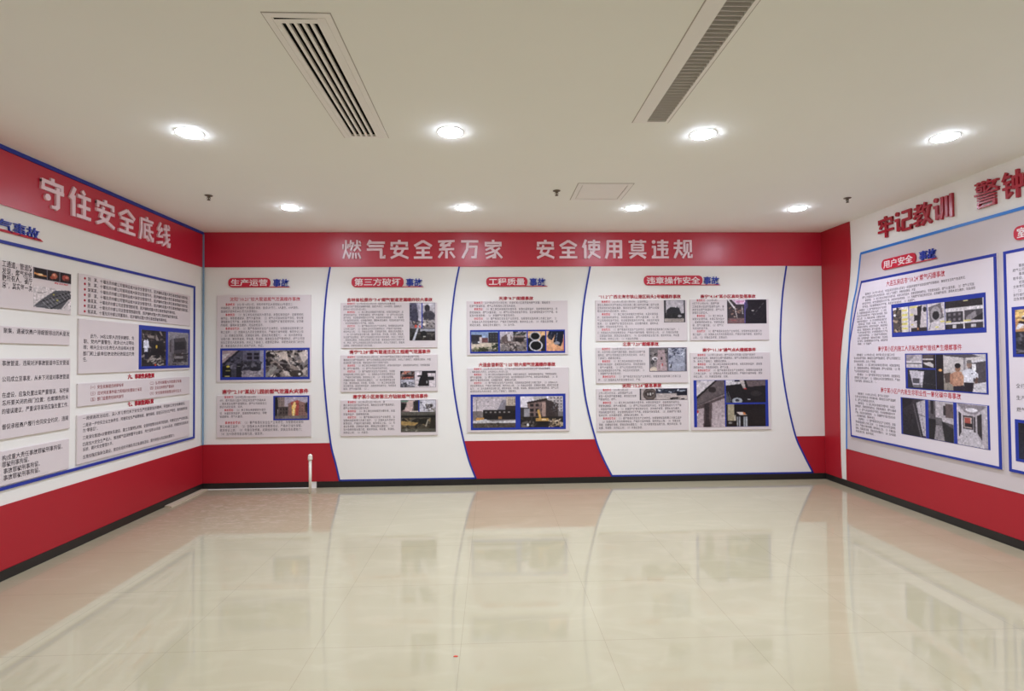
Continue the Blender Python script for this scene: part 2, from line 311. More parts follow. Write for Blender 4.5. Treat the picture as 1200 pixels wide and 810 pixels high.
# raised display characters, drawn stroke by stroke on a 100 x 100 square (x0,y0,x1,y1,...[,width])
ROOF = [(50, 101, 50, 88, 14), (5, 84, 95, 84, 12), (11, 86, 11, 66, 12), (89, 86, 89, 66, 12)]
STROKES = {
 '全': [(50, 95, 6, 68, 13), (50, 95, 94, 68, 13), (14, 58, 86, 58), (50, 58, 50, 8, 14), (16, 33, 84, 33), (3, 7, 97, 7)],
 '安': ROOF + [(3, 55, 97, 55), (40, 72, 26, 33, 97, 4, 12), (72, 55, 62, 32, 6, 4, 12)],
 '气': [(22, 100, 8, 72, 12), (14, 86, 96, 86), (14, 68, 90, 68), (4, 50, 82, 50), (77, 50, 77, 4, 14), (72, 8, 99, 8), (95, 20, 95, 4, 8)],
 '系': [(5, 92, 95, 95, 11), (42, 90, 18, 74, 11), (14, 72, 72, 72, 11), (76, 88, 26, 55, 11), (10, 50, 92, 52, 11), (50, 52, 50, 3, 14), (30, 38, 8, 6, 12), (70, 38, 94, 6, 12)],
 '万': [(3, 93, 97, 93), (40, 92, 36, 50, 10, 3, 14), (36, 64, 92, 64), (86, 64, 80, 6, 14), (86, 8, 58, 8)],
 '家': ROOF + [(16, 69, 84, 69, 10), (58, 68, 10, 46, 10), (38, 56, 60, 40, 60, 3, 11), (64, 7, 44, 7, 9), (56, 40, 8, 24, 10), (58, 22, 12, 2, 10), (86, 58, 62, 42, 10), (62, 44, 97, 4, 11)],
 '燃': [(5, 78, 5, 52, 9), (20, 100, 20, 54, 6, 2, 10), (20, 44, 35, 10, 9), (33, 80, 29, 56, 8), (46, 100, 40, 62, 8), (42, 85, 62, 85, 8), (60, 88, 46, 44, 9), (47, 71, 58, 63, 7), (62, 72, 99, 72, 9), (79, 100, 78, 62, 62, 42, 10), (79, 66, 98, 42, 9), (90, 94, 97, 82, 8), (46, 32, 36, 2, 9), (58, 32, 56, 2, 9), (71, 32, 74, 2, 9), (84, 32, 97, 2, 9)],
 '使': [(22, 101, 4, 58, 13), (17, 74, 17, 0, 14), (32, 88, 99, 88, 11), (40, 72, 93, 72, 10), (40, 76, 40, 46, 11), (92, 76, 92, 46, 11), (40, 49, 93, 49, 10), (66, 101, 65, 42, 32, 2, 12), (42, 38, 99, 3, 12)],
 '用': [(12, 93, 92, 93), (17, 96, 15, 32, 5, 0, 14), (86, 96, 86, 1, 14), (90, 6, 70, 6, 10), (16, 66, 86, 66), (15, 38, 86, 38), (51, 94, 51, 2, 13)],
 '莫': [(2, 90, 98, 90, 10), (30, 101, 30, 80, 12), (70, 101, 70, 80, 12), (16, 73, 84, 73, 10), (20, 75, 20, 40, 12), (80, 75, 80, 40, 12), (20, 58, 80, 58, 8), (20, 43, 80, 43, 9), (2, 28, 98, 28, 10), (50, 30, 8, 2, 13), (50, 30, 94, 2, 13)],
 '违': ['o', (14, 89, 10), (4, 62, 24, 62), (20, 66, 20, 14, 13), (3, 6, 98, 6, 11), (20, 20, 6, 8, 10), (34, 87, 96, 87, 11), (36, 68, 92, 68, 11), (34, 49, 96, 49, 11), (89, 50, 86, 22, 12), (90, 25, 74, 25, 9), (62, 101, 62, 12, 13)],
 '规': [(4, 82, 48, 82, 11), (2, 57, 50, 57, 11), (28, 101, 28, 57, 6, 2, 13), (29, 44, 47, 18, 11), (53, 94, 96, 94, 10), (58, 96, 58, 34, 12), (91, 96, 91, 34, 12), (74, 80, 72, 40, 48, 2, 11), (79, 34, 79, 4, 10), (76, 7, 99, 7, 10), (96, 22, 96, 4, 8)],
 '守': ROOF + [(3, 60, 97, 60), (72, 76, 72, 12, 62, 3, 15), (66, 6, 46, 6, 10), 'o', (30, 33, 11)],
 '住': [(24, 101, 4, 58, 14), (18, 74, 18, 0, 15), (58, 101, 70, 88, 12), (36, 78, 98, 78), (40, 43, 96, 43), (32, 7, 99, 7), (67, 80, 67, 5, 15)],
 '底': [(54, 101, 54, 88, 13), (8, 86, 98, 86, 11), (13, 88, 13, 38, 4, 0, 13), (30, 66, 88, 74, 10), (36, 68, 36, 8, 13), (34, 44, 97, 44, 10), (32, 11, 58, 20, 10), (66, 72, 70, 30, 94, 5, 12), (96, 22, 96, 2, 7), (56, 14, 68, 2, 9)],
 '线': [(30, 101, 10, 70, 10), (8, 68, 40, 68, 10), (36, 80, 10, 40, 10), (8, 38, 44, 42, 10), (4, 8, 44, 18, 11), (46, 76, 94, 84, 10), (44, 50, 97, 60, 10), (64, 101, 74, 30, 92, 3, 12), (97, 24, 94, 2, 8), (94, 42, 44, 4, 10), (82, 101, 94, 90, 9)],
 '牢': ROOF + [(32, 74, 14, 44, 11), (22, 58, 92, 58, 11), (3, 30, 97, 30, 12), (54, 74, 54, -4, 14)],
 '记': ['o', (16, 90, 10), (3, 62, 26, 62), (20, 66, 20, 8, 13), (18, 10, 36, 24, 10), (44, 90, 96, 90), (89, 94, 89, 48, 13), (46, 53, 92, 53), (50, 54, 50, 2, 13), (48, 7, 99, 7), (94, 24, 94, 4, 10)],
 '教': [(6, 84, 48, 84, 10), (2, 65, 54, 65, 10), (27, 101, 27, 64, 11), (52, 94, 4, 40, 10), (20, 48, 48, 48, 9), (46, 50, 30, 32, 9), (29, 36, 29, 2, 11), (32, 6, 14, 6, 8), (4, 18, 52, 26, 9), (70, 101, 56, 64, 11), (60, 79, 99, 79, 10), (88, 80, 78, 36, 50, 2, 12), (62, 62, 76, 30, 99, 3, 12)],
 '训': ['o', (15, 91, 10), (3, 62, 24, 62), (19, 66, 19, 6, 13), (17, 8, 36, 24, 10), (47, 97, 47, 30, 38, 2, 14), (69, 95, 69, 6, 13), (91, 99, 91, 0, 14)],
 '警': [(3, 95, 50, 95, 7), (17, 102, 17, 88, 8), (36, 102, 36, 88, 8), (18, 88, 8, 74, 7), (12, 84, 48, 84, 7), (46, 84, 44, 58, 8), (14, 75, 34, 75, 6), (14, 77, 14, 62, 6), (33, 77, 33, 62, 6), (14, 64, 34, 64, 6), (62, 102, 53, 80, 8), (58, 90, 98, 90, 7), (84, 90, 76, 74, 52, 58, 8), (62, 80, 76, 70, 98, 58, 8), (2, 52, 98, 52, 7), (14, 40, 86, 40, 7), (14, 29, 86, 29, 7), (14, 18, 86, 18, 7), (18, 18, 18, -2, 9), (82, 18, 82, -2, 9), (14, 2, 86, 2, 7)],
 '钟': [(22, 101, 4, 70, 12), (14, 83, 42, 83, 10), (8, 63, 42, 63, 10), (3, 42, 44, 42, 10), (24, 64, 24, 4, 12), (22, 6, 46, 22, 9), (50, 76, 96, 76, 11), (54, 78, 54, 34, 12), (93, 78, 93, 34, 12), (50, 38, 96, 38, 11), (73, 101, 73, -3, 13)]}
def add_stroke(bm, fr, pts, wd, place2, d0, d1):
    L, R = [], []
    for i, p in enumerate(pts):
        def dirn(a, b):
            n = math.hypot(b[0]-a[0], b[1]-a[1]) or 1; return ((b[0]-a[0])/n, (b[1]-a[1])/n)
        if 0 < i < len(pts)-1:
            a, b = dirn(pts[i-1], p), dirn(p, pts[i+1]); n1, n2 = (-a[1], a[0]), (-b[1], b[0])
            mx, my = n1[0]+n2[0], n1[1]+n2[1]; q = mx*mx+my*my; k = min(2.0/q, 1.6)*1.0
            nx, ny = mx*k, my*k
        else:
            a = dirn(pts[max(0, i-1)], pts[min(len(pts)-1, i+1)] if i == 0 else p); nx, ny = -a[1], a[0]
        L.append((p[0]+nx*wd/2, p[1]+ny*wd/2)); R.append((p[0]-nx*wd/2, p[1]-ny*wd/2))
    add_prism(bm, fr, [place2(*q) for q in L+R[::-1]], d0, d1)
def character(ch, fr, r, d0, d1, m, label, group):
    u0, v0, u1, v1 = r
    f = lambda x, y: (u0+(u1-u0)*x/100, v0+(v1-v0)*y/100)
    bm = bmesh.new(); it = iter(STROKES[ch])
    for s in it:
        d1 += 0.00025; d0 += 0.00002          # overlapping strokes never share a face
        if s == 'o':
            cx, cy, rad = next(it)
            add_prism(bm, fr, [f(cx+rad*math.cos(2*math.pi*k/24), cy+rad*math.sin(2*math.pi*k/24)) for k in range(24)], d0, d1); continue
        s = list(s); wd = s.pop() if len(s) % 2 else 12
        add_stroke(bm, fr, [(s[i], s[i+1]) for i in range(0, len(s), 2)], wd, f, d0, d1)
    o = link_mesh('raised_character', to_mesh(bm, 'raised_character'), m)
    return tag(o, label, 'letter', group)

# ------------------------------------------------------------------ printed photographs (picture content drawn cell by cell)
class Pic:
    def __init__(s, w, h, base, seed=1):
        s.w, s.h = w, h; s.a = np.ones((h, w, 3))*np.array(base, float); s.g = np.random.default_rng(seed)
        s.X, s.Y = np.meshgrid((np.arange(w)+.5)/w, (np.arange(h)+.5)/h)
    def put(s, mask, c): s.a[mask] = np.array(c, float); return s
    def rect(s, x0, y0, x1, y1, c): return s.put((s.X >= x0) & (s.X < x1) & (s.Y >= y0) & (s.Y < y1), c)
    def ell(s, cx, cy, rx, ry, c): return s.put(((s.X-cx)/rx)**2+((s.Y-cy)/ry)**2 < 1, c)
    def poly(s, pts, c):
        m = np.zeros((s.h, s.w), bool); n = len(pts)
        for i in range(n):
            (x0, y0), (x1, y1) = pts[i], pts[(i+1) % n]
            if y0 == y1: continue
            m ^= ((y0 > s.Y) != (y1 > s.Y)) & (s.X < (x1-x0)*(s.Y-y0)/(y1-y0)+x0)
        return s.put(m, c)
    def line(s, x0, y0, x1, y1, t, c):
        asp = s.h/s.w; dx, dy = x1-x0, (y1-y0)*asp; L = dx*dx+dy*dy
        q = np.clip(((s.X-x0)*dx+(s.Y-y0)*asp*dy)/L, 0, 1)
        return s.put(np.hypot(s.X-x0-q*dx, (s.Y-y0)*asp-q*dy) < t/2, c)
    def grad(s, x0, y0, x1, y1, c0, c1, horiz=False):
        m = (s.X >= x0) & (s.X < x1) & (s.Y >= y0) & (s.Y < y1)
        t = ((s.X-x0)/(x1-x0) if horiz else (s.Y-y0)/(y1-y0))[..., None]
        v = np.array(c0)*(1-t)+np.array(c1)*t; s.a[m] = v[m]; return s
    def rubble(s, x0, y0, x1, y1, n, cols, sz=.12):
        for _ in range(n):
            cx, cy = s.g.uniform(x0, x1), s.g.uniform(y0, y1); a = s.g.uniform(0, 3.14); r = s.g.uniform(.3, 1)*sz; q = s.g.uniform(.15, .6)
            pts = [(cx+r*math.cos(a)*e-r*q*math.sin(a)*f, cy+(r*math.sin(a)*e+r*q*math.cos(a)*f)*s.w/s.h*.8) for e, f in ((-1, -1), (1, -.7), (.8, 1), (-.9, .8))]
            pts = [(min(max(x, x0), x1), min(max(y, y0), y1)) for x, y in pts]
            s.poly(pts, cols[s.g.integers(len(cols))])
        return s
    def windows(s, x0, y0, x1, y1, nx, ny, c, f=.5):
        for i in range(nx):
            for j in range(ny):
                a, b = x0+(x1-x0)*(i+.25)/nx, y0+(y1-y0)*(j+.25)/ny
                s.rect(a, b, a+(x1-x0)*f/nx, b+(y1-y0)*f/ny, c)
        return s
    def soften(s):
        q = np.pad(s.a, ((1, 1), (1, 1), (0, 0)), 'edge'); q = sum(q[j:j+s.h, i:i+s.w]*wt for j, i, wt in ((1, 1, .4), (0, 1, .15), (2, 1, .15), (1, 0, .15), (1, 2, .15)))
        s.a = q*.84 + q.mean(2, keepdims=True)*.16; return s
    def grain(s, amp, k):
        n = s.g.normal(0, amp, (s.h//k+2, s.w//k+2)); n = np.kron(n, np.ones((k, k)))[:s.h, :s.w]
        s.a = np.clip(s.a*(1+n[..., None]/128), 0, 255); return s
    def noise(s, amp): s.a = np.clip(s.a+s.g.normal(0, amp, (s.h, s.w, 1)), 0, 255); return s
def photo(fr, parent, r, d, pic, name='photo_print'):
    """a printed picture: a thin sheet whose face carries the picture's ink colours"""
    pic.soften().grain(6, 4).grain(4, 2).noise(3); pic.a = 255*(pic.a/255)**1.1; h, wd = pic.h, pic.w; u0, v0, u1, v1 = r
    us = np.linspace(u0, u1, wd+1); vs = np.linspace(v1, v0, h+1)
    verts = [tuple(P3(fr, a, b, d)) for b in vs for a in us]
    faces = [((j+1)*(wd+1)+i, (j+1)*(wd+1)+i+1, j*(wd+1)+i+1, j*(wd+1)+i) for j in range(h) for i in range(wd)]
    n0 = len(verts); nf = len(faces)
    verts += [tuple(P3(fr, a, b, d-0.0012)) for a, b in ((u0, v1), (u1, v1), (u1, v0), (u0, v0))]
    c = [0, wd, h*(wd+1)+wd, h*(wd+1)]
    top = list(range(0, wd+1)); right = [j*(wd+1)+wd for j in range(h+1)]
    bot = [h*(wd+1)+i for i in range(wd, -1, -1)]; left = [j*(wd+1) for j in range(h, -1, -1)]
    for side, (a, b) in zip((top, right, bot, left), ((0, 1), (1, 2), (2, 3), (3, 0))):
        faces.append(tuple(side[:1] + side[1:] + [n0+b, n0+a]))
    faces.append((n0, n0+1, n0+2, n0+3)[::1])
    me = bpy.data.meshes.new(name); me.from_pydata(verts, [], faces)
    at = me.attributes.new('print', 'FLOAT_COLOR', 'FACE')
    x = pic.a/255.0; L = np.where(x <= .04045, x/12.92, ((x+.055)/1.055)**2.4)
    col = np.ones((len(faces), 4)); col[:, :3] = 0.6; col[:nf, :3] = L.reshape(-1, 3)
    at.data.foreach_set('color', col.astype(np.float32).ravel())
    return link_mesh(name, me, M_PRINT, parent)

#==SETTING==
# ================================================================== the setting
V_HEAD = uv('back', 600, 312.6)[1]
V_DADO = (uv('back', 300, 520.2)[1] + uv('back', 640, 515.9)[1])/2
BASE_H = 0.075; EPS = 0.0012
def box_mesh(name, x0, y0, z0, x1, y1, z1, m):
    bm = bmesh.new(); bmesh.ops.create_cube(bm, size=1)
    for v in bm.verts: v.co = ((x0+x1)/2+v.co.x*(x1-x0), (y0+y1)/2+v.co.y*(y1-y0), (z0+z1)/2+v.co.z*(z1-z0))
    return struct(link_mesh(name, to_mesh(bm, name), m))
box_mesh('floor', XL, YF, -0.1, XR, YB, 0, M_FLOOR)
box_mesh('wall_back', XL-0.1, YB, 0, XR+0.1, YB+0.1, ROOM_H, M_WALL)
box_mesh('wall_left', XL-0.1, YF, 0, XL, YB, ROOM_H, M_WALL)
box_mesh('wall_right', XR, YF, 0, XR+0.1, YB, ROOM_H, M_WALL)
box_mesh('wall_front', XL-0.1, YF-0.1, 0, XR+0.1, YF, ROOM_H, M_WALL)
# ceiling with the two air openings cut out of it
sa = quad('ceil', (329.5, 26.8), (374.5, 26.8), (443.5, 159.3), (411.5, 159.3))      # slot diffuser opening
ga = quad('ceil', (856, 0), (889.5, 0), (776.8, 142), (754.7, 142))                   # return grille opening
ga = (ga[0], ga[1], ga[2], ga[3] + 0.25)
def ceiling():
    bm = bmesh.new(); holes = [(q[0], -q[3], q[2], -q[1]) for q in (sa, ga)]
    xs = sorted({XL-0.1, XR+0.1, *[h[i] for h in holes for i in (0, 2)]}); ys = sorted({YF-0.1, YB+0.1, *[h[i] for h in holes for i in (1, 3)]})
    for a, b in zip(xs, xs[1:]):
        for c, d in zip(ys, ys[1:]):
            if any(h[0]-1e-6 <= a and b <= h[2]+1e-6 and h[1]-1e-6 <= c and d <= h[3]+1e-6 for h in holes): continue
            add_prism(bm, 'ceil', [(a, -c), (b, -c), (b, -d), (a, -d)], -0.012, 0.0)
    bmesh.ops.remove_doubles(bm, verts=bm.verts, dist=1e-5)
    return struct(link_mesh('ceiling', to_mesh(bm, 'ceiling'), M_CEIL))
ceiling()
# black skirting (with the gap by the pipe on the back wall)
UG0, UG1 = uv('back', 364.0, 568)[0], uv('back', 371.5, 568)[0]
struct(rect_obj('baseboard_left', 'left', [(YF, 0.001, YB-0.0125, BASE_H)], 0, 0.012, M_BASE))
struct(rect_obj('baseboard_right', 'right', [(-YB+0.0125, 0.001, -YF, BASE_H)], 0, 0.012, M_BASE))
struct(rect_obj('baseboard_back', 'back', [(XL, 0.001, UG0, BASE_H)], 0, 0.012, M_BASE))
struct(rect_obj('baseboard_back', 'back', [(UG1, 0.001, XR, BASE_H)], 0, 0.012, M_BASE))
# white filler along the foot of the back skirting, left part
struct(prism_obj('trim_1', 'floor', [[(XL+0.02, YB-0.012), (UG1, YB-0.012), (UG1, YB-0.032), (XL+0.03, YB-0.032)]], 0, 0.006, M_WHITE))
# pale blue strip standing in the left corner, bright blue strip along the top of the left wall
struct(rect_obj('trim_2', 'left', [(YB-0.03, V_DADO, YB-0.012, ROOM_H-0.03)], 0.013, 0.026, M_STEEL))
struct(rect_obj('trim_3', 'left', [(YF, ROOM_H-0.032, YB-0.001, ROOM_H-0.001)], 0.0, 0.02, M_BLUE))

# red lower sheets and red headers
CA = [(387.1, 312.9), (383.3, 337.8), (380.4, 371), (379.2, 400), (379.3, 430.5), (382.2, 470.4), (387.8, 519.7), (393.5, 543), (398.3, 560.5)]
CB = [(538.2, 313), (533, 340), (528.6, 380), (528.3, 405), (529, 422), (531.5, 451.5), (536.3, 483), (543.2, 516), (550, 541), (558, 560.5)]
CC = [(691.5, 312.9), (684.4, 353.3), (681, 391), (681.1, 420), (686.3, 468), (697.8, 514.4), (707, 538), (717.4, 558)]
CD = [(921.1, 311.5), (916.7, 344.4), (914.4, 382), (914.6, 415), (920.7, 462), (931.2, 509), (941, 532), (952.5, 552.5)]
def curve_uv(c):
    p = [uv('back', *q) for q in c]; p[0] = (p[0][0], V_HEAD); p[-1] = (p[-1][0], BASE_H); return smooth(p, 6)
CA, CB, CC, CD = map(curve_uv, (CA, CB, CC, CD))
def below(c):                # the part of a curve below the top of the red lower sheet
    out = []
    for a, b in zip(c, c[1:]):
        if a[1] > V_DADO >= b[1]: t = (a[1]-V_DADO)/(a[1]-b[1]); out.append((a[0]+(b[0]-a[0])*t, V_DADO))
        if b[1] < V_DADO: out.append(b)
    return out
a, b, c, d = map(below, (CA, CB, CC, CD))
tag(prism_obj('lower_red_sheet', 'back', [[(XL+0.008, V_DADO)] + [(p[0]-0.003, p[1]) for p in a] + [(XL+0.008, BASE_H)]], EPS, 0.006, M_DADO),
    'red lower wall sheet at left end of back wall, behind the white pipe', 'wall panel', 'red lower wall sheets')
tag(prism_obj('lower_red_sheet', 'back', [[(p[0]-0.003, p[1]) for p in c] + [(p[0]+0.003, p[1]) for p in b[::-1]]], EPS, 0.006, M_DADO),
    'red lower wall sheet in the middle of the back wall, between two curved white panels', 'wall panel', 'red lower wall sheets')
tag(prism_obj('lower_red_sheet', 'back', [[(XR-0.008, V_DADO), (XR-0.008, BASE_H)] + [(p[0]+0.003, p[1]) for p in d[::-1]]], EPS, 0.006, M_DADO),
    'small red lower wall sheet at right end of back wall by the corner', 'wall panel', 'red lower wall sheets')
VL_DADO = (uv('left', 1, 592.6)[1] + uv('left', 200, 533.5)[1] + V_DADO)/3
tag(rect_obj('lower_red_sheet', 'left', [(YF+0.01, BASE_H, YB-0.001, VL_DADO)], EPS, 0.006, M_DADO),
    'long red lower wall sheet along the foot of the left wall', 'wall panel', 'red lower wall sheets')
VR_DADO = (uv('right', 1000, 528.6)[1] + uv('right', 1200, 578.8)[1])/2
UR_DADO = uv('right', 992.3, 545)[0]
tag(rect_obj('lower_red_sheet', 'right', [(UR_DADO, BASE_H, -YF-0.01, VR_DADO)], EPS, 0.006, M_DADO),
    'long red lower wall sheet along the foot of the right wall', 'wall panel', 'red lower wall sheets')
VL_HEAD = (uv('left', 1, 240.3)[1] + uv('left', 235, 312.5)[1])/2
hb = rect_obj('header_board', 'back', [(XL+0.001, V_HEAD, XR-0.001, ROOM_H-0.002)], EPS, 0.012, M_RED)
tag(hb, 'glossy red header board across the top of the back wall', 'header board', 'red header boards')
hl = rect_obj('header_board', 'left', [(YF+0.01, VL_HEAD, YB-0.012, ROOM_H-0.034)], EPS, 0.012, M_RED)
tag(hl, 'glossy red header board along the top of the left wall', 'header board', 'red header boards')

# curved white panels with blue edging
def curved_panel(c1, c2, label):
    r = thing('curved_graphic_board', P3('back', (c1[-1][0]+c2[-1][0])/2, BASE_H, 0), label, 'wall panel', 'curved white wall panels')
    prism_obj('panel_sheet', 'back', [c1 + c2[::-1]], EPS, 0.008, M_SHEET, r)
    prism_obj('blue_edging', 'back', [ribbon(c1, 0.021), ribbon(c2, 0.021), ribbon([(c1[-1][0], BASE_H+0.01), (c2[-1][0], BASE_H+0.01)], 0.02)], 0.008, 0.011, M_BLUE, r)
    return r
curved_panel(CA, CB, 'curved white panel with blue edge behind the 第三方破坏 boards')
curved_panel(CC, CD, 'wide curved white panel with blue edge behind the 违章操作安全 boards')

# right wall: red curved column, white display area with blue border
rc = [(995.9, 259.5), (997.2, 285), (997.3, 304), (995.5, 335.5), (992.5, 360), (989, 382), (985.6, 415.6), (984.7, 440), (984.7, 483), (985.7, 537.5), (986.9, 557)]
rcu = [uv('right', *p) for p in rc]; rcu[0] = (rcu[0][0], ROOM_H-0.002); rcu[-1] = (rcu[-1][0], BASE_H); rcu = smooth(rcu, 6)
tag(prism_obj('curved_red_board', 'right', [[(-YB+0.013, ROOM_H-0.002)] + rcu + [(-YB+0.013, BASE_H)]], EPS, 0.012, M_DADO),
    'tall red wall panel with a wavy right edge beside the right corner', 'wall panel')
ge = [(1009.6, 296.2), (1007.3, 318), (1004.5, 338.4), (1000, 360), (997.2, 385), (995.3, 415), (993.2, 440), (993, 480), (993, 524)]
geu = smooth([uv('right', *p) for p in ge], 5)
v_gt = (uv('right', 1010, 296.3)[1] + uv('right', 1199, 245.3)[1])/2
u_ge = uv('right', 1290, 420)[0]
geu = [(p[0], min(p[1], v_gt)) for p in geu]; geu[0] = (geu[0][0], v_gt); geu[-1] = (geu[-1][0], VR_DADO+0.003)
gp = thing('display_board', P3('right', geu[-1][0], VR_DADO, 0), 'grey backing panel with blue border on the right wall', 'wall panel')
prism_obj('panel_sheet', 'right', [geu + [(u_ge, VR_DADO+0.003), (u_ge, v_gt)]], EPS, 0.008, M_GREY, gp)
prism_obj('top_edging', 'right', [ribbon([(geu[0][0], v_gt), (u_ge, v_gt)], 0.026)], 0.008, 0.014, M_SKY, gp)
prism_obj('side_edging', 'right', [ribbon(geu, 0.02)], 0.008, 0.012, M_SKY, gp)

# left wall: blue border line round the display area
bl_top = (uv('left', 1, 283)[1] + uv('left', 225, 336.2)[1])/2; bl_bot = (uv('left', 1, 573.5)[1] + uv('left', 225, 513)[1])/2
u_bl = uv('left', 227.6, 420)[0]
fr_ = rect_obj('display_border', 'left', [(0.5, bl_top-0.012, u_bl, bl_top+0.012), (0.5, bl_bot-0.012, u_bl, bl_bot+0.012), (u_bl-0.022, bl_bot+0.012, u_bl, bl_top-0.012)], EPS, 0.012, M_BLUE)
tag(fr_, 'blue border line framing the boards on the left wall', 'border')

# ================================================================== ceiling fittings
def C(px, py):
    u, v = uv('ceil', px, py); return (u, -v)
front = [C(222, 155.5), C(527.7, 154.5), C(824, 157), C(1107.5, 160.5)]
back = [C(340, 243.2), C(544.5, 243.5), C(743, 243.6), C(934.6, 244)]
yf_, yb_ = sum(p[1] for p in front)/4, sum(p[1] for p in back)/4
def downlight(loc, label):
    r = thing('downlight', Vector((loc[0], loc[1], ROOM_H)), label, 'ceiling light', 'round recessed downlights')
    lathe_obj('trim_ring', [(0.091, -0.0005), (0.092, -0.002), (0.090, -0.004), (0.07, -0.004), (0.07, -0.0005)], r.location, M_WHITE, r)
    lathe_obj('lens', [(0.0825, -0.0042), (0.0825, -0.006), (0.078, -0.010), (0.065, -0.014), (0.045, -0.0165), (0.02, -0.0175)], r.location, M_LENS, r)
    ld = bpy.data.lights.new('downlight_beam', 'SPOT'); ld.energy = SPOT_POWER; ld.color = tuple(c/1.18 for c in LAMP_COLOR)
    ld.spot_size = math.radians(140); ld.spot_blend = 1.0; ld.shadow_soft_size = 0.06
    lo = bpy.data.objects.new('downlight_beam', ld); COL.objects.link(lo); lo.parent = r; lo.location = (0, 0, -0.085)
    return r
def copy_tree(o):
    c = o.copy(); COL.objects.link(c)
    for k in o.children:
        q = k.copy(); COL.objects.link(q); q.parent = c
    return c
first = downlight(front[0], 'round glowing downlight left of the slot diffuser, leftmost of the nearer row')
rows = [(front[1], 'round glowing downlight in the nearer row, right of the slot diffuser end'), (front[2], 'round glowing downlight in the nearer row, beside the louvred grille end'),
        (front[3], 'round glowing downlight at far right, above the red 警钟 characters'), (back[0], 'small glowing downlight in the farther row, leftmost, over the 生产运营 boards'),
        (back[1], 'small glowing downlight in the farther row, above the 万 character'), (back[2], 'small glowing downlight in the farther row, by the square hatch'),
        (back[3], 'small glowing downlight in the farther row, nearest the right corner')]
for p, lab in rows:
    q = copy_tree(first); q.location = (p[0], p[1], ROOM_H); q['label'] = lab
gap = yb_-yf_
for k in (1,):                           # added row of unseen lamps overhead, put in to light the foreground
    for x in [p[0] for p in front]:
        q = copy_tree(first); q.location = (x, yf_-gap*k, ROOM_H); q['label'] = 'added round downlight out of view overhead, lighting the foreground'

def sprinkler(px, py, label):
    x, y = C(px, py); r = thing('sprinkler_head', Vector((x, y, ROOM_H)), label, 'sprinkler', 'pendent fire sprinklers')
    lathe_obj('escutcheon', [(0.036, -0.0005), (0.036, -0.004), (0.028, -0.008), (0.015, -0.012)], r.location, M_BRONZE, r, 20)
    lathe_obj('frame_body', [(0.014, -0.008), (0.013, -0.02), (0.006, -0.024), (0.005, -0.036), (0.008, -0.040)], r.location, M_BRONZE, r, 16)
    bm = bmesh.new()
    for s in (-1, 1):
        for z0, x0, z1, x1 in ((-0.018, 0.012, -0.03, 0.015), (-0.03, 0.015, -0.044, 0.004)):
            p = [Vector((x+s*x0, y, ROOM_H+z0)), Vector((x+s*x1, y, ROOM_H+z1))]
            vs = [bm.verts.new(p[i]+Vector((a*0.002, b*0.002, 0))) for i in (0, 1) for a, b in ((-1, -1), (1, -1), (1, 1), (-1, 1))]
            for k in range(4): bm.faces.new((vs[k], vs[(k+1) % 4], vs[4+(k+1) % 4], vs[4+k]))
            bm.faces.new(vs[3::-1]); bm.faces.new(vs[4:])
    bmesh.ops.recalc_face_normals(bm, faces=bm.faces)
    link_mesh('frame_arms', to_mesh(bm, 'frame_arms'), M_BRONZE, r)
    lathe_obj('deflector', [(0.004, -0.040), (0.016, -0.045), (0.017, -0.047), (0.004, -0.048)], r.location, M_BRONZE, r, 16)
    return r
sprinkler(244.6, 229, 'brass sprinkler head near the left wall, above the red left header')
sprinkler(652.3, 223.5, 'brass sprinkler head left of the square ceiling hatch')
sprinkler(993, 232, 'brass sprinkler head near the right wall, left of the 牢 character')

# slot diffuser on its access panel
oa = quad('ceil', (309.3, 15), (387, 15), (454.4, 161.3), (403, 161.3))
sd = thing('slot_diffuser', Vector(((sa[0]+sa[2])/2, -(sa[1]+sa[3])/2, ROOM_H)), 'white linear slot air diffuser with five dark slots in the ceiling', 'air vent')
rect_obj('access_frame', 'ceil', ring_rects((oa[0], oa[1], oa[2], oa[3]), 0.03), 0, 0.004, M_VENT, sd)
rect_obj('painted_shadow_gap', 'ceil', ring_rects((oa[0]-0.005, oa[1]-0.005, oa[2]+0.005, oa[3]+0.005), 0.005), 0.0003, 0.0015, M_GAP, sd)  # thin grey strips painted as the seam's shade, no real gap
pa = (oa[0]+0.032, sa[1]-0.02, oa[2]-0.032, oa[3]-0.034)
bm = bmesh.new()
for q in ((pa[0], pa[1], sa[0], pa[3]), (sa[2], pa[1], pa[2], pa[3]), (sa[0], pa[1], sa[2], sa[1]), (sa[0], sa[3], sa[2], pa[3])): add_rect(bm, 'ceil', q, 0, 0.003)
link_mesh('face_plate', to_mesh(bm, 'face_plate'), M_VENT, sd)
bm = bmesh.new()
pit = (sa[2]-sa[0])/5
for k in range(6):                            # slanting blades between the slots
    x = sa[0]+pit*k
    x0, x1 = (x-0.34*pit, x+0.08*pit)
    if k == 0: x0 = x
    if k == 5: x1 = x
    pts = [(x0, 0.003), (x1, 0.003), (x1, -0.002), (x0, -0.002)] if k in (0,) else [(x0, 0.003), (x1, 0.003), (x1-0.25*pit, -0.03), (x0-0.35*pit, -0.03)]
    vs = [[bm.verts.new(P3('ceil', a, v, dd)) for a, dd in pts] for v in (sa[1], sa[3])]
    for i in range(4): bm.faces.new((vs[0][i], vs[0][(i+1) % 4], vs[1][(i+1) % 4], vs[1][i]))
    bm.faces.new(vs[0][::-1]); bm.faces.new(vs[1])
bmesh.ops.recalc_face_normals(bm, faces=bm.faces)
link_mesh('slot_blades', to_mesh(bm, 'slot_blades'), M_VENT, sd)
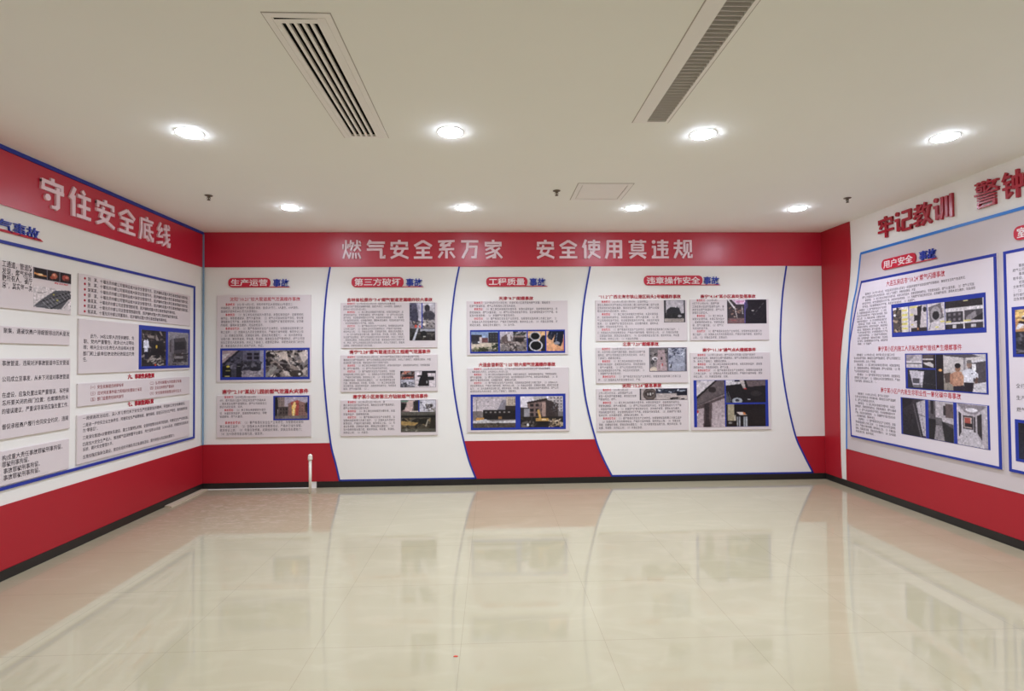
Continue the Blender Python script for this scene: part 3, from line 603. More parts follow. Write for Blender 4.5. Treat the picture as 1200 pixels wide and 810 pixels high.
def duct(name, q, depth, parent):
    bm = bmesh.new(); t = 0.002
    add_rect(bm, 'ceil', (q[0]-t, q[1]-t, q[2]+t, q[3]+t), -depth-t, -depth)
    for e in ring_rects((q[0]-t, q[1]-t, q[2]+t, q[3]+t), t): add_rect(bm, 'ceil', e, -depth, -0.0125)
    return link_mesh(name, to_mesh(bm, name), M_DUCT, parent)
duct('plenum', sa, 0.12, sd)
# dark sheet painted for the shade under the access panel's sprung end
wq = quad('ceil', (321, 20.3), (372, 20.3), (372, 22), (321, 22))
prism_obj('painted_wedge_shade', 'ceil', [[(wq[0], wq[3]), (wq[0], wq[1]), (wq[2], (wq[1]+wq[3])/2)]], 0.003, 0.0036, M_DUCT, sd)

# return air grille
rg = thing('return_grille', Vector(((ga[0]+ga[2])/2, -(ga[1]+ga[3])/2, ROOM_H)), 'long louvred return air grille in the ceiling, right of the slot diffuser', 'air vent')
fq = (ga[0]-0.09, ga[1]-0.02, ga[2]+0.02, ga[3]+0.02)
rect_obj('grille_frame', 'ceil', [(fq[0], fq[1], ga[0], fq[3]), (ga[2], fq[1], fq[2], fq[3]), (ga[0], fq[1], ga[2], ga[1]), (ga[0], ga[3], ga[2], fq[3])], 0, 0.004, M_VENT, rg)
rect_obj('painted_shadow_gap', 'ceil', ring_rects((fq[0]-0.006, fq[1]-0.006, fq[2]+0.006, fq[3]+0.006), 0.006), 0.0003, 0.0015, M_GAP, rg)  # grey line round the grille frame, shade put into colour
bm = bmesh.new(); nb = 44; stp = (ga[3]-ga[1])/nb
for k in range(nb):
    v = ga[1]+stp*(k+0.5)
    pts = [(v-0.16*stp, 0.002), (v+0.02*stp, 0.003), (v+0.40*stp, -0.026), (v+0.24*stp, -0.027)]
    vs = [[bm.verts.new(P3('ceil', u, a, dd)) for a, dd in pts] for u in (ga[0], ga[2])]
    for i in range(4): bm.faces.new((vs[0][i], vs[0][(i+1) % 4], vs[1][(i+1) % 4], vs[1][i]))
    bm.faces.new(vs[0][::-1]); bm.faces.new(vs[1])
bmesh.ops.recalc_face_normals(bm, faces=bm.faces)
link_mesh('louvre_blades', to_mesh(bm, 'louvre_blades'), M_LOUV, rg)
duct('plenum', ga, 0.12, rg)

# square hatch
hq = quad('ceil', (677.6, 214.4), (742, 215.4), (727.3, 234), (669.3, 234))
ht = thing('access_hatch', Vector(((hq[0]+hq[2])/2, -(hq[1]+hq[3])/2, ROOM_H)), 'square white access hatch set flush in the ceiling', 'hatch')
rect_obj('hatch_frame', 'ceil', ring_rects(hq, 0.04), 0, 0.008, M_VENT, ht, 0.002)
rect_obj('hatch_door', 'ceil', [(hq[0]+0.046, hq[1]+0.046, hq[2]-0.046, hq[3]-0.046)], 0, 0.005, M_VENT, ht, 0.002)

rect_obj('painted_shadow_gap', 'ceil', ring_rects((hq[0]-0.008, hq[1]-0.008, hq[2]+0.008, hq[3]+0.008), 0.008) + ring_rects((hq[0]+0.0405, hq[1]+0.0405, hq[2]-0.0405, hq[3]-0.0405), 0.005), 0.0003, 0.0015, M_GAP, ht)  # grey rings paint the shade in the hatch seams

# ================================================================== floor things
fu, fv = uv('floor', 363.5, 578.6)
pt = thing('capped_pipe', Vector((fu, fv, 0)), 'thin white capped pipe standing upright on the floor before the back wall', 'pipe')
lathe_obj('pipe_tube', [(0.0165, 0.0), (0.0165, 0.40)], pt.location, M_PIPE, pt, 24)
lathe_obj('pipe_cap', [(0.024, 0.395), (0.027, 0.402), (0.027, 0.425), (0.024, 0.432), (0.026, 0.438), (0.022, 0.452), (0.011, 0.463), (0.003, 0.466)], pt.location, M_PIPE, pt, 24)
sq = [uv('floor', *p) for p in ((190.6, 594.6), (201, 595.2), (241, 575.6), (237.5, 573))]
sq[0] = (XL+0.014, sq[0][1]); sq[3] = (XL+0.014, YB-0.035); sq[2] = (sq[2][0], YB-0.035)
tag(prism_obj('plaster_strip', 'floor', [sq], 0.0, 0.014, M_SLAB), 'pale plaster strip lying along the left skirting near the corner', 'strip')
su_, sv_ = uv('floor', 534, 769.6)
bm = bmesh.new()
add_prism(bm, 'floor', [(su_-0.012, sv_-0.004), (su_+0.008, sv_-0.006), (su_+0.013, sv_+0.002), (su_-0.006, sv_+0.006)], 0.0, 0.003)
tag(link_mesh('paper_scrap', to_mesh(bm, 'paper_scrap'), M_SCRAP), 'tiny red scrap lying on the floor tiles in the foreground', 'scrap')

# ================================================================== raised characters
vb0, vb1 = uv('back', 600, 303.7)[1], uv('back', 600, 281.9)[1]
seq = [('燃', 401.7, 423.9, 'first on the back header'), ('气', 429.5, 452.4, 'second on the back header'), ('安', 457.1, 479.5, 'between 气 and 全 on the back header'),
       ('全', 484.6, 507.4, 'left of 系 on the back header'), ('系', 512.6, 534.1, 'left of 万 on the back header'), ('万', 539.9, 561.3, 'left of 家 on the back header'),
       ('家', 567, 588.9, 'ending the first phrase of the back header'), ('安', 628, 649.7, 'starting the second phrase of the back header'), ('全', 654.7, 676.7, 'left of 使 on the back header'),
       ('使', 681.7, 703, 'left of 用 on the back header'), ('用', 708.3, 730, 'left of 莫 on the back header'), ('莫', 735.8, 757, 'left of 违 on the back header'),
       ('违', 762.5, 783.3, 'left of 规 on the back header'), ('规', 788.3, 810.5, 'last on the back header')]
for ch, x0, x1, where in seq:
    character(ch, 'back', (uv('back', x0, 293)[0], vb0, uv('back', x1, 293)[0], vb1), 0.0135, 0.03, M_LETTER, 'raised pale character %s, %s' % (ch, where), 'raised characters on the back header')
vl1 = sum(uv('left', *p)[1] for p in ((119.2, 234.2), (55.8, 209.2), (193.3, 265)))/3
vl0 = sum(uv('left', *p)[1] for p in ((130.3, 268.8), (60.8, 246.7), (195, 290.8)))/3
for ch, x0, x1 in (('守', 42.5, 71.3), ('住', 77.5, 102.8), ('安', 108.3, 131.3), ('全', 135.3, 155.8), ('底', 160.3, 177), ('线', 180.8, 196.7)):
    character(ch, 'left', (uv('left', x0, 250)[0], vl0, uv('left', x1, 250)[0], vl1), 0.0135, 0.03, M_LETTER, 'raised pale character %s on the left wall header' % ch, 'raised characters on the left header')
vr1 = (uv('right', 1040.5, 252.8)[1] + uv('right', 1118, 226.3)[1])/2; vr0 = (uv('right', 1038.6, 277.8)[1] + uv('right', 1098.7, 260)[1])/2
for ch, x0, x1 in (('牢', 1030, 1048.5), ('记', 1049.8, 1070.2), ('教', 1071.8, 1093.2), ('训', 1095.4, 1119.3), ('警', 1144.5, 1173.8), ('钟', 1177.4, 1203)):
    character(ch, 'right', (uv('right', x0, 250)[0], vr0, uv('right', x1, 250)[0], vr1), EPS, 0.022, M_RLETTER, 'raised dark red character %s on the white right wall' % ch, 'raised characters on the right wall')

# ================================================================== section signs
def round_rect(r, q, n=6):
    u0, v0, u1, v1 = r; out = []
    for cx, cy, a0 in ((u1-q, v1-q, 0), (u0+q, v1-q, 90), (u0+q, v0+q, 180), (u1-q, v0+q, 270)):
        for k in range(n+1):
            a = math.radians(a0+90*k/n); out.append((cx+q*math.cos(a), cy+q*math.sin(a)))
    return out
def section_sign(fr, pill, word, blue, line_end, d, label, word2='事故'):
    d += EPS
    r = thing('section_sign', P3(fr, (pill or blue)[0], (pill or blue)[1], d), label, 'sign', 'section title signs')
    h = (pill or blue)[3]-(pill or blue)[1]
    if pill:
        pl = prism_obj('red_plate', fr, [round_rect(pill, h*0.42)], d, d+0.012, M_PILL, r)
        line_text('white_lettering', fr, word, (pill[0]+h*0.28, pill[1]+h*0.13, pill[2]-h*0.28, pill[3]-h*0.13), d+0.012, M_SIGNW, r, 0.015, 0.003)
    line_text('blue_lettering', fr, word2, blue, d, M_SIGNB, r, 0.012 if pill else 0.0, 0.012)
    y = (pill or blue)[1]; x0 = pill[2]-h*0.3 if pill else blue[0]
    prism_obj('underline', fr, [[(x0, y), (line_end, y-0.001), (line_end-0.03, y+0.016), (x0, y+0.016)] if not pill else [(x0, y), (line_end, y), (line_end-0.02, y+0.008), (x0, y+0.008)]], d, d+0.012, M_PILL if pill else M_HEAD, r)
    return r
def bsign(x0, y0, x1, y1, word, bx0, by0, bx1, by1, end, d, label):
    section_sign('back', rb(x0, y0, x1, y1), word, rb(bx0, by0, bx1, by1), uv('back', end, y1)[0], d, label)
bsign(268, 326, 317.1, 337, '生产运营', 320.3, 327, 339, 336.4, 340.6, 0, 'red and blue section sign reading 生产运营事故, leftmost on back wall')
bsign(412.4, 325, 473.2, 336.8, '第三方破坏', 476, 326.6, 495, 336, 496.7, 0.008, 'red and blue section sign reading 第三方破坏事故')
bsign(569.8, 325, 618, 336, '工程质量', 620.5, 326, 639.3, 335.4, 641.8, 0, 'red and blue section sign reading 工程质量事故')
bsign(754.1, 323.3, 822.6, 334.6, '违章操作安全', 824, 324.4, 842.2, 333.5, 843.6, 0.008, 'long red and blue section sign reading 违章操作安全事故')
q1 = quad('right', (1035, 304.5), (1075, 296), (1075, 307.8), (1035.3, 317.8))
q2 = quad('right', (1079, 296), (1098.6, 292.5), (1098.6, 304), (1079, 307.5))
section_sign('right', q1, '用户安全', (q2[0], q1[1]+0.012, q2[2], q1[3]-0.006), uv('right', 1100.5, 304)[0], 0.008, 'red and blue section sign reading 用户安全事故 on the right wall')
q3 = quad('right', (1190.5, 267), (1250, 254), (1250, 270.5), (1190.7, 283.5))
section_sign('right', (q3[0], q1[1], q3[2], q1[3]), '室内燃气', (q3[2]+0.03, q1[1]+0.01, q3[2]+0.25, q1[3]-0.005), q3[2]+0.27, 0.008, 'red section sign cut by the right edge of the photo')
ql = (uv('left', -3.2, 268)[0], uv('left', 24.4, 277.2)[1], uv('left', 44.6, 272)[0], uv('left', 24.4, 263)[1])
section_sign('left', None, '', ql, uv('left', 49, 284.4)[0], 0.0, 'blue section sign ending 气事故 at the left edge of the photo', '气事故')
#==BOARDS==
# ================================================================== pictures printed on the boards
def p_street(p):
    p.grad(0, 0, 1, 1, (84, 82, 100), (70, 66, 80)).poly([(0, 0), (.42, 0), (.05, .48), (0, .5)], (168, 146, 150)).poly([(.0, .15), (.2, .1), (.0, .36)], (205, 195, 195))
    p.poly([(.38, 0), (.44, 0), (.05, .55), (0, .5)], (40, 38, 48)).rect(.5, .0, .98, .38, (104, 100, 120)).windows(.56, .05, .9, .34, 2, 2, (34, 32, 42), .7)
    p.rect(.92, 0, 1, .9, (150, 148, 170)).rubble(.1, .25, .55, .7, 40, [(60, 58, 72), (120, 116, 130), (40, 38, 46), (96, 92, 108)], .09).rect(.52, .42, .94, .72, (56, 54, 64)).rubble(.5, .42, .98, .74, 26, [(36, 34, 42), (110, 106, 118), (70, 68, 80)], .08)
    p.poly([(.45, 1), (.5, .76), (1, .7), (1, 1)], (150, 140, 150)).rubble(.45, .76, 1, 1, 16, [(120, 112, 122), (178, 170, 176)], .08).ell(.8, .72, .13, .06, (40, 40, 48))
    p.poly([(0, 1), (0, .6), (.14, .54), (.22, .72), (.22, 1)], (30, 30, 32)).ell(.14, .6, .045, .04, (222, 200, 70)).rect(.08, .74, .2, .77, (170, 160, 90)).rect(.06, .95, .18, .98, (190, 180, 110))
    p.poly([(.34, 1), (.35, .5), (.45, .5), (.47, 1)], (32, 32, 40)).rect(.37, .58, .44, .61, (170, 170, 160))
def p_rubble(p):
    p.rubble(0, 0, 1, 1, 130, [(196, 182, 172), (96, 84, 80), (52, 44, 44), (150, 136, 128), (226, 214, 204), (34, 30, 30)], .12)
    p.poly([(.2, .12), (.5, .04), (.56, .5), (.44, .32), (.3, .42), (.36, .2)], (205, 188, 176)).poly([(0, .86), (.22, .56), (.28, .64), (.05, 1), (0, 1)], (150, 146, 140)).ell(.72, .88, .16, .13, (70, 60, 54)).poly([(.76, .1), (1, .02), (1, .3), (.9, .5)], (206, 192, 184)).ell(.8, .9, .03, .05, (240, 234, 226))
def p_fire(p):
    p.grad(0, 0, 1, .75, (176, 166, 182), (196, 178, 182)).rect(.08, 0, .3, .5, (150, 132, 126)).windows(.1, 0, .3, .5, 3, 6, (120, 100, 96), .5).poly([(0, 0), (.08, 0), (.1, .4), (.05, 1), (0, 1)], (40, 36, 38))
    p.rect(.1, .45, .5, .85, (92, 80, 76)).windows(.14, .48, .48, .8, 4, 2, (52, 44, 44)).poly([(.4, .3), (.7, .15), (.98, .3), (.98, .88), (.4, .86)], (150, 112, 104)).windows(.72, .35, .96, .85, 3, 4, (120, 84, 80)).poly([(.48, .25), (.7, .14), (.74, .2), (.72, .85), (.62, .85)], (176, 78, 70))
    p.ell(.57, .6, .06, .3, (236, 186, 84)).ell(.6, .38, .05, .16, (240, 206, 130)).ell(.57, .7, .03, .2, (246, 226, 160)).rect(0, .86, 1, 1, (110, 98, 92)).poly([(.2, 1), (.3, .86), (1, .92), (1, 1)], (134, 122, 116)).ell(.98, .5, .06, .25, (60, 56, 56))
def p_smoke(p):
    p.grad(0, 0, 1, 1, (176, 170, 190), (140, 130, 138)).ell(.3, .3, .35, .4, (92, 88, 112)).ell(.42, .55, .3, .35, (72, 68, 88)).poly([(.82, 0), (1, 0), (1, 1), (.7, 1)], (190, 184, 196)).windows(0, .05, .16, .7, 1, 5, (50, 48, 60)).rubble(0, .7, 1, 1, 30, [(190, 176, 160), (60, 52, 52), (120, 108, 104)], .12).ell(.5, .92, .12, .06, (226, 84, 66)).ell(.85, .93, .07, .05, (226, 96, 90))
def p_cloud(p):
    p.grad(0, 0, 1, 1, (212, 206, 214), (150, 140, 140)).ell(.38, .2, .22, .14, (60, 54, 62)).ell(.5, .5, .5, .2, (82, 76, 86)).rect(.1, .38, .95, .68, (70, 66, 76)).rubble(0, .62, 1, 1, 26, [(196, 184, 170), (100, 92, 86), (60, 54, 54)], .12).ell(.12, .85, .12, .06, (232, 220, 206))
def p_pipepit(p):
    p.grad(0, 0, 1, 1, (74, 70, 72), (48, 42, 40)).rubble(0, 0, 1, 1, 30, [(60, 54, 52), (100, 92, 86), (34, 30, 30)], .1).poly([(.28, .0), (.36, 0), (.2, 1), (.1, 1)], (196, 196, 206)).rect(.4, .06, 1, .24, (170, 168, 178)).rect(.3, .42, 1, .47, (140, 130, 120)).ell(.55, .5, .13, .3, (36, 34, 38)).ell(.58, .7, .05, .06, (220, 214, 206))
def p_orange(p):
    p.rubble(0, 0, 1, 1, 46, [(196, 120, 96), (60, 40, 38), (120, 74, 62), (36, 28, 30), (220, 160, 136)], .16).ell(.5, .6, .3, .2, (60, 40, 40)).line(.2, .85, .9, .75, .06, (226, 110, 90)).poly([(0, 0), (.2, 0), (.05, .4), (0, .4)], (40, 36, 40))
def p_greyrub(p):
    p.grad(0, 0, 1, 1, (196, 192, 206), (150, 146, 152)).rubble(0, .3, 1, 1, 40, [(120, 118, 128), (70, 66, 74), (204, 200, 208), (40, 38, 46)], .15)
def p_valve(p):
    p.rect(0, 0, 1, 1, (214, 202, 206)).rect(.35, 0, .62, .35, (42, 40, 44)).poly([(.22, .5), (.34, .22), (.62, .22), (.66, .5), (.7, .95), (.14, .95), (.2, .7)], (38, 36, 40)).rect(.6, .35, .88, .58, (50, 47, 50)).ell(.88, .46, .06, .12, (44, 42, 46)).rect(.14, .26, .36, .34, (44, 42, 46)).rect(.55, .62, .62, .76, (196, 190, 194)).rect(.6, 0, 1, .12, (60, 56, 60))
def p_pinkrock(p):
    p.rect(0, 0, 1, 1, (120, 100, 98)).poly([(.35, 0), (.8, 0), (.6, 1), (.1, .9), (.3, .5)], (206, 178, 172)).poly([(0, .2), (.3, .3), (.2, .8), (0, .9)], (40, 36, 36)).poly([(.7, .1), (1, 0), (1, .9), (.75, .9)], (56, 52, 50)).rect(.0, 0, .4, .14, (120, 150, 130)).rect(.5, .9, 1, 1, (220, 206, 196))
def p_crowd(p):
    p.rect(0, 0, 1, 1, (200, 196, 204)).rubble(0, .1, .6, .9, 16, [(90, 88, 96), (226, 222, 226), (140, 136, 146)], .2).rubble(.4, .3, 1, 1, 30, [(90, 84, 82), (150, 140, 132), (60, 54, 54)], .12)
def p_trench(p):
    p.grad(0, 0, 1, 1, (96, 92, 84), (80, 70, 56)).rect(0, .18, 1, .28, (34, 32, 30)).rubble(0, .3, 1, .9, 40, [(120, 104, 80), (70, 60, 48), (150, 128, 92), (50, 44, 38)], .14).poly([(0, .45), (.5, .55), (.4, .7), (0, .65)], (172, 140, 84)).poly([(.5, .35), (.8, .35), (.78, .65), (.52, .6)], (40, 38, 32)).line(.78, .4, .72, .72, .03, (186, 176, 160)).rect(0, .84, 1, 1, (96, 92, 80)).rubble(0, .82, .5, 1, 12, [(180, 176, 164), (120, 116, 104)], .06).rect(.86, .28, 1, .84, (52, 46, 38))
def p_yard(p):
    p.grad(0, 0, 1, .5, (128, 150, 190), (170, 184, 206)).rect(0, .16, .4, .5, (58, 54, 62)).rect(.3, .26, .4, .58, (196, 180, 176)).rect(.4, .3, .62, .55, (120, 76, 76)).rect(.64, .04, 1, .58, (52, 50, 54)).windows(.68, .1, .98, .5, 3, 3, (80, 80, 84)).rect(0, .56, 1, .86, (206, 190, 170)).rect(.04, .46, .3, .62, (70, 68, 76)).rect(.24, .48, .32, .56, (226, 222, 226)).rubble(0, .76, 1, 1, 46, [(86, 92, 60), (60, 66, 44), (130, 128, 96), (50, 52, 40)], .12).rubble(.75, .6, 1, .9, 20, [(50, 58, 44), (74, 82, 60)], .1)
def p_ruin(p):
    p.grad(0, 0, 1, .4, (206, 196, 206), (170, 160, 164)).rubble(.5, 0, 1, .35, 30, [(70, 70, 66), (100, 98, 92), (50, 50, 48)], .12).poly([(.05, .3), (.35, .05), (.45, .3), (.4, .6), (.1, .62)], (110, 92, 90)).poly([(.26, .12), (.38, .08), (.42, .5), (.3, .5)], (206, 196, 198)).rect(.5, .26, .9, .6, (92, 76, 74)).rect(.55, .2, .9, .28, (150, 132, 126)).rect(.56, .34, .86, .6, (48, 40, 40)).rubble(0, .5, 1, 1, 60, [(150, 134, 130), (90, 76, 74), (56, 48, 48), (186, 172, 166)], .12)
def p_eight(p):
    p.rect(0, 0, 1, 1, (226, 178, 124)).ell(.1, .62, .3, .3, (28, 28, 34)).ell(.95, .65, .3, .45, (40, 38, 42)).rect(0, .66, .4, 1, (24, 24, 30)).ell(.42, .24, .32, .22, (196, 192, 198)).ell(.42, .24, .25, .17, (24, 22, 26)).ell(.46, .72, .39, .28, (206, 202, 208)).ell(.46, .72, .31, .22, (22, 20, 24))
def p_tubes(p):
    p.grad(0, 0, 1, 1, (230, 182, 136), (226, 160, 116)).poly([(.16, 0), (.6, 0), (.3, .48), (.05, .25)], (26, 30, 52)).poly([(.55, .0), (1, 0), (.95, .5), (.8, .78), (.4, .55)], (24, 28, 48)).line(.62, .1, .55, .5, .04, (120, 130, 160)).line(.32, .05, .2, .35, .03, (100, 110, 140)).ell(.6, .6, .18, .08, (150, 150, 162)).ell(.2, .3, .12, .1, (60, 62, 76)).rect(.93, .35, 1, 1, (206, 120, 96))
def p_burnt(p):
    p.grad(0, 0, 1, .5, (184, 172, 178), (206, 194, 198)).poly([(.55, .5), (.7, .1), (.85, .1), (.9, .5)], (140, 134, 144)).rect(.79, 0, 1, .4, (196, 178, 160)).windows(.82, 0, 1, .36, 4, 5, (130, 112, 104)).rect(.76, .3, 1, .42, (60, 48, 48)).rect(.24, .42, 1, .74, (40, 34, 36)).windows(.26, .44, .9, .56, 6, 1, (150, 140, 140), .45).rect(0, .46, .22, .7, (130, 118, 118)).rect(.08, .1, .095, .7, (120, 112, 114)).rect(.07, .68, .26, .76, (206, 150, 80)).rect(.05, .76, .28, .86, (54, 44, 40)).rect(.6, .64, .68, .72, (150, 110, 70)).poly([(0, .78), (.3, .72), (.45, .8), (1, .76), (1, .88), (.4, .84), (0, .86)], (196, 192, 194)).rect(0, .86, 1, 1, (88, 76, 70)).rubble(0, .84, 1, 1, 20, [(110, 98, 90), (66, 56, 52)], .06)
def p_digger(p):
    p.rect(0, 0, 1, .4, (222, 214, 222)).rect(.3, 0, .62, .12, (190, 182, 182)).windows(.32, 0, .6, .1, 6, 2, (140, 130, 132)).rect(.66, 0, 1, .5, (186, 176, 176)).windows(.68, 0, 1, .5, 4, 5, (110, 102, 106)).poly([(.16, .2), (.62, .1), (.64, .66), (.2, .66)], (128, 104, 100)).poly([(.16, .18), (.62, .06), (.64, .14), (.16, .24)], (54, 42, 42)).windows(.2, .2, .58, .66, 3, 3, (44, 36, 38), .6).rect(.5, .2, .6, .66, (170, 140, 130)).poly([(.6, .1), (.88, .24), (.88, .7), (.6, .68)], (70, 58, 58)).rubble(.66, .2, .86, .5, 8, [(206, 210, 220), (110, 106, 112)], .05).rect(0, .36, .2, .7, (60, 54, 58)).rect(.08, .4, .22, .66, (150, 146, 152)).rect(0, .66, 1, 1, (44, 38, 36)).rubble(0, .68, .4, 1, 24, [(66, 58, 54), (110, 100, 96), (36, 32, 32)], .08).rubble(.64, .72, 1, 1, 36, [(170, 146, 116), (100, 84, 70), (206, 186, 160)], .07).rect(.36, .7, .66, .8, (206, 156, 78)).rect(.5, .73, .6, .77, (236, 220, 190)).line(.42, .46, .46, .68, .05, (206, 160, 84)).rect(.42, .8, .64, .92, (34, 30, 30)).ell(.17, .92, .03, .05, (230, 226, 226))
def p_tower(p):
    p.grad(0, 0, 1, .7, (186, 178, 186), (206, 198, 202)).rect(0, 0, .08, 1, (70, 66, 70)).poly([(.1, .45), (.3, .3), (.72, .34), (.8, .55), (.8, .66), (.08, .66)], (50, 48, 54)).rect(.6, .28, .64, .4, (50, 48, 54)).rect(0, .6, 1, .84, (46, 44, 46)).rubble(.05, .58, 1, .84, 20, [(80, 76, 78), (36, 34, 36)], .1).ell(.74, .72, .1, .06, (170, 166, 170)).rect(0, .84, 1, 1, (170, 158, 150)).rect(.96, 0, 1, 1, (60, 58, 62))
def p_aerial(p):
    p.rubble(0, 0, 1, 1, 50, [(50, 46, 50), (90, 82, 84), (160, 146, 144), (34, 32, 36)], .15).poly([(.45, .1), (.85, .1), (.98, 1), (.35, 1)], (176, 152, 154)).ell(.28, .46, .16, .08, (226, 220, 222)).ell(.3, .48, .08, .04, (60, 56, 60)).rect(.62, .4, .72, .52, (50, 44, 52)).rect(.68, .66, .74, .78, (196, 66, 60)).ell(.2, .95, .2, .14, (206, 190, 172))
def p_lot(p):
    p.rect(0, 0, 1, 1, (160, 162, 178)).rubble(0, 0, .95, .4, 46, [(60, 66, 90), (206, 208, 216), (40, 44, 60), (130, 134, 150)], .12).rubble(0, .3, .3, .7, 14, [(50, 54, 76), (110, 112, 130)], .1).rect(.1, .72, .17, .86, (30, 30, 38)).rect(.05, .72, .12, .8, (230, 230, 234)).rect(.92, .05, 1, 1, (110, 108, 120)).rect(.3, .62, .9, .64, (140, 142, 156)).rect(.4, .52, .5, .54, (60, 60, 72))
def p_wheel(p):
    p.rect(0, 0, 1, 1, (186, 170, 166)).ell(.62, .5, .42, .56, (82, 70, 66)).ell(.62, .5, .36, .46, (110, 96, 92)).ell(.6, .46, .3, .3, (70, 60, 58)).ell(.5, .5, .05, .12, (196, 186, 184)).ell(.66, .5, .05, .14, (206, 198, 196)).ell(.82, .44, .04, .1, (186, 176, 174)).rect(0, 0, .05, 1, (66, 60, 62))
def p_cars(p):
    p.rect(0, 0, 1, .45, (46, 50, 66)).rubble(0, 0, 1, .45, 22, [(30, 34, 48), (80, 84, 100), (196, 198, 206)], .06).rect(0, .45, 1, 1, (190, 176, 172)).poly([(.66, .3), (1, .2), (1, .62), (.66, .6)], (34, 36, 50)).rect(.08, .12, .14, .22, (226, 226, 230)).ell(.6, .88, .16, .06, (40, 36, 38)).ell(.5, .95, .05, .04, (30, 28, 30)).ell(.86, .94, .06, .05, (56, 50, 52)).poly([(.7, .2), (.85, .12), (.98, .2), (.8, .3)], (170, 176, 190))
def p_stair(p):
    p.rect(0, 0, 1, 1, (70, 58, 62)).poly([(0, .0), (.1, 0), (.5, .4), (.4, .42)], (226, 220, 220)).poly([(.25, 0), (1, 0), (1, .2), (.5, .2)], (226, 200, 220)).rect(.5, .04, .95, .08, (200, 120, 160)).rect(.5, .1, .9, .13, (200, 130, 160)).rubble(.05, .3, .95, .75, 24, [(150, 118, 106), (50, 42, 46), (196, 172, 156)], .1).line(.4, .3, .6, 1, .05, (206, 196, 192)).line(.82, .3, .86, .6, .03, (206, 200, 200)).rect(0, .78, 1, 1, (130, 98, 98)).rect(.2, .86, .5, .9, (196, 80, 80)).rect(.93, .1, 1, 1, (90, 80, 150))
def p_dark(p):
    p.rect(0, 0, 1, 1, (40, 34, 42)).poly([(0, 0), (.1, 0), (.12, .3), (0, .5)], (80, 72, 110)).line(.9, .1, .4, .62, .012, (150, 144, 146)).ell(.35, .46, .06, .03, (206, 200, 198)).line(.05, .95, .3, .7, .01, (70, 62, 68)).line(.6, .95, .9, .7, .01, (66, 60, 66))
def p_hood(p):
    p.grad(0, 0, 1, 1, (150, 134, 136), (190, 172, 176)).poly([(0, 0), (.72, 0), (0, .36)], (206, 196, 200)).poly([(.66, 0), (.74, 0), (0, .4), (0, .34)], (40, 34, 36)).poly([(.74, 0), (1, 0), (1, .3), (0, .56), (0, .4)], (104, 92, 94)).ell(.56, .2, .14, .06, (52, 44, 46)).line(.02, .52, .98, .28, .012, (60, 50, 50)).poly([(0, .56), (1, .32), (1, .38), (.55, .48), (.5, 1), (.22, 1), (.26, .58), (0, .62)], (92, 76, 78)).poly([(.27, .5), (.45, .48), (.42, .8), (.48, 1), (.25, 1), (.3, .8)], (60, 50, 52)).rect(0, .64, .05, .7, (206, 60, 56)).rect(0, .72, .04, .76, (230, 220, 220)).grad(.58, .52, 1, 1, (178, 160, 164), (196, 180, 184))
def p_stove(p):
    p.rect(0, 0, 1, 1, (38, 34, 36)).poly([(0, 0), (.46, 0), (.4, .16), (0, .24)], (206, 200, 204)).rect(.22, 0, .4, .06, (50, 46, 48)).poly([(.34, 0), (.46, 0), (.5, .36), (.43, .36)], (190, 176, 172)).poly([(.5, 0), (1, 0), (1, .25), (.56, .3)], (112, 96, 98)).rect(.45, .37, .53, .41, (190, 50, 46)).poly([(0, .45), (.12, 1), (0, 1)], (86, 88, 96)).ell(.28, .92, .13, .14, (170, 176, 184)).ell(.28, .9, .05, .06, (60, 62, 68)).ell(.58, .86, .04, .03, (206, 206, 210)).ell(.76, .6, .14, .12, (58, 52, 54)).line(.05, .5, .13, .95, .01, (150, 150, 156))
def p_bottles(p):
    p.rect(0, 0, 1, 1, (38, 31, 32)).rect(.04, 0, .2, .74, (172, 160, 132)).rect(.2, .0, .24, 1, (30, 26, 26)).ell(.1, .84, .05, .05, (150, 146, 140)).poly([(.26, .34), (.42, .34), (.54, .5), (.34, .5)], (226, 212, 206)).poly([(.42, .34), (.48, .38), (.5, .46), (.44, .46)], (226, 130, 60)).rect(.27, .55, .36, 1, (170, 172, 178)).rect(.43, .55, .54, 1, (176, 178, 184)).rect(.3, .56, .32, 1, (70, 70, 76)).rect(.47, .56, .49, 1, (70, 70, 76)).poly([(.2, .5), (.25, .46), (.24, .74), (.2, .74)], (206, 196, 180)).rect(.55, .2, 1, 1, (42, 36, 36))
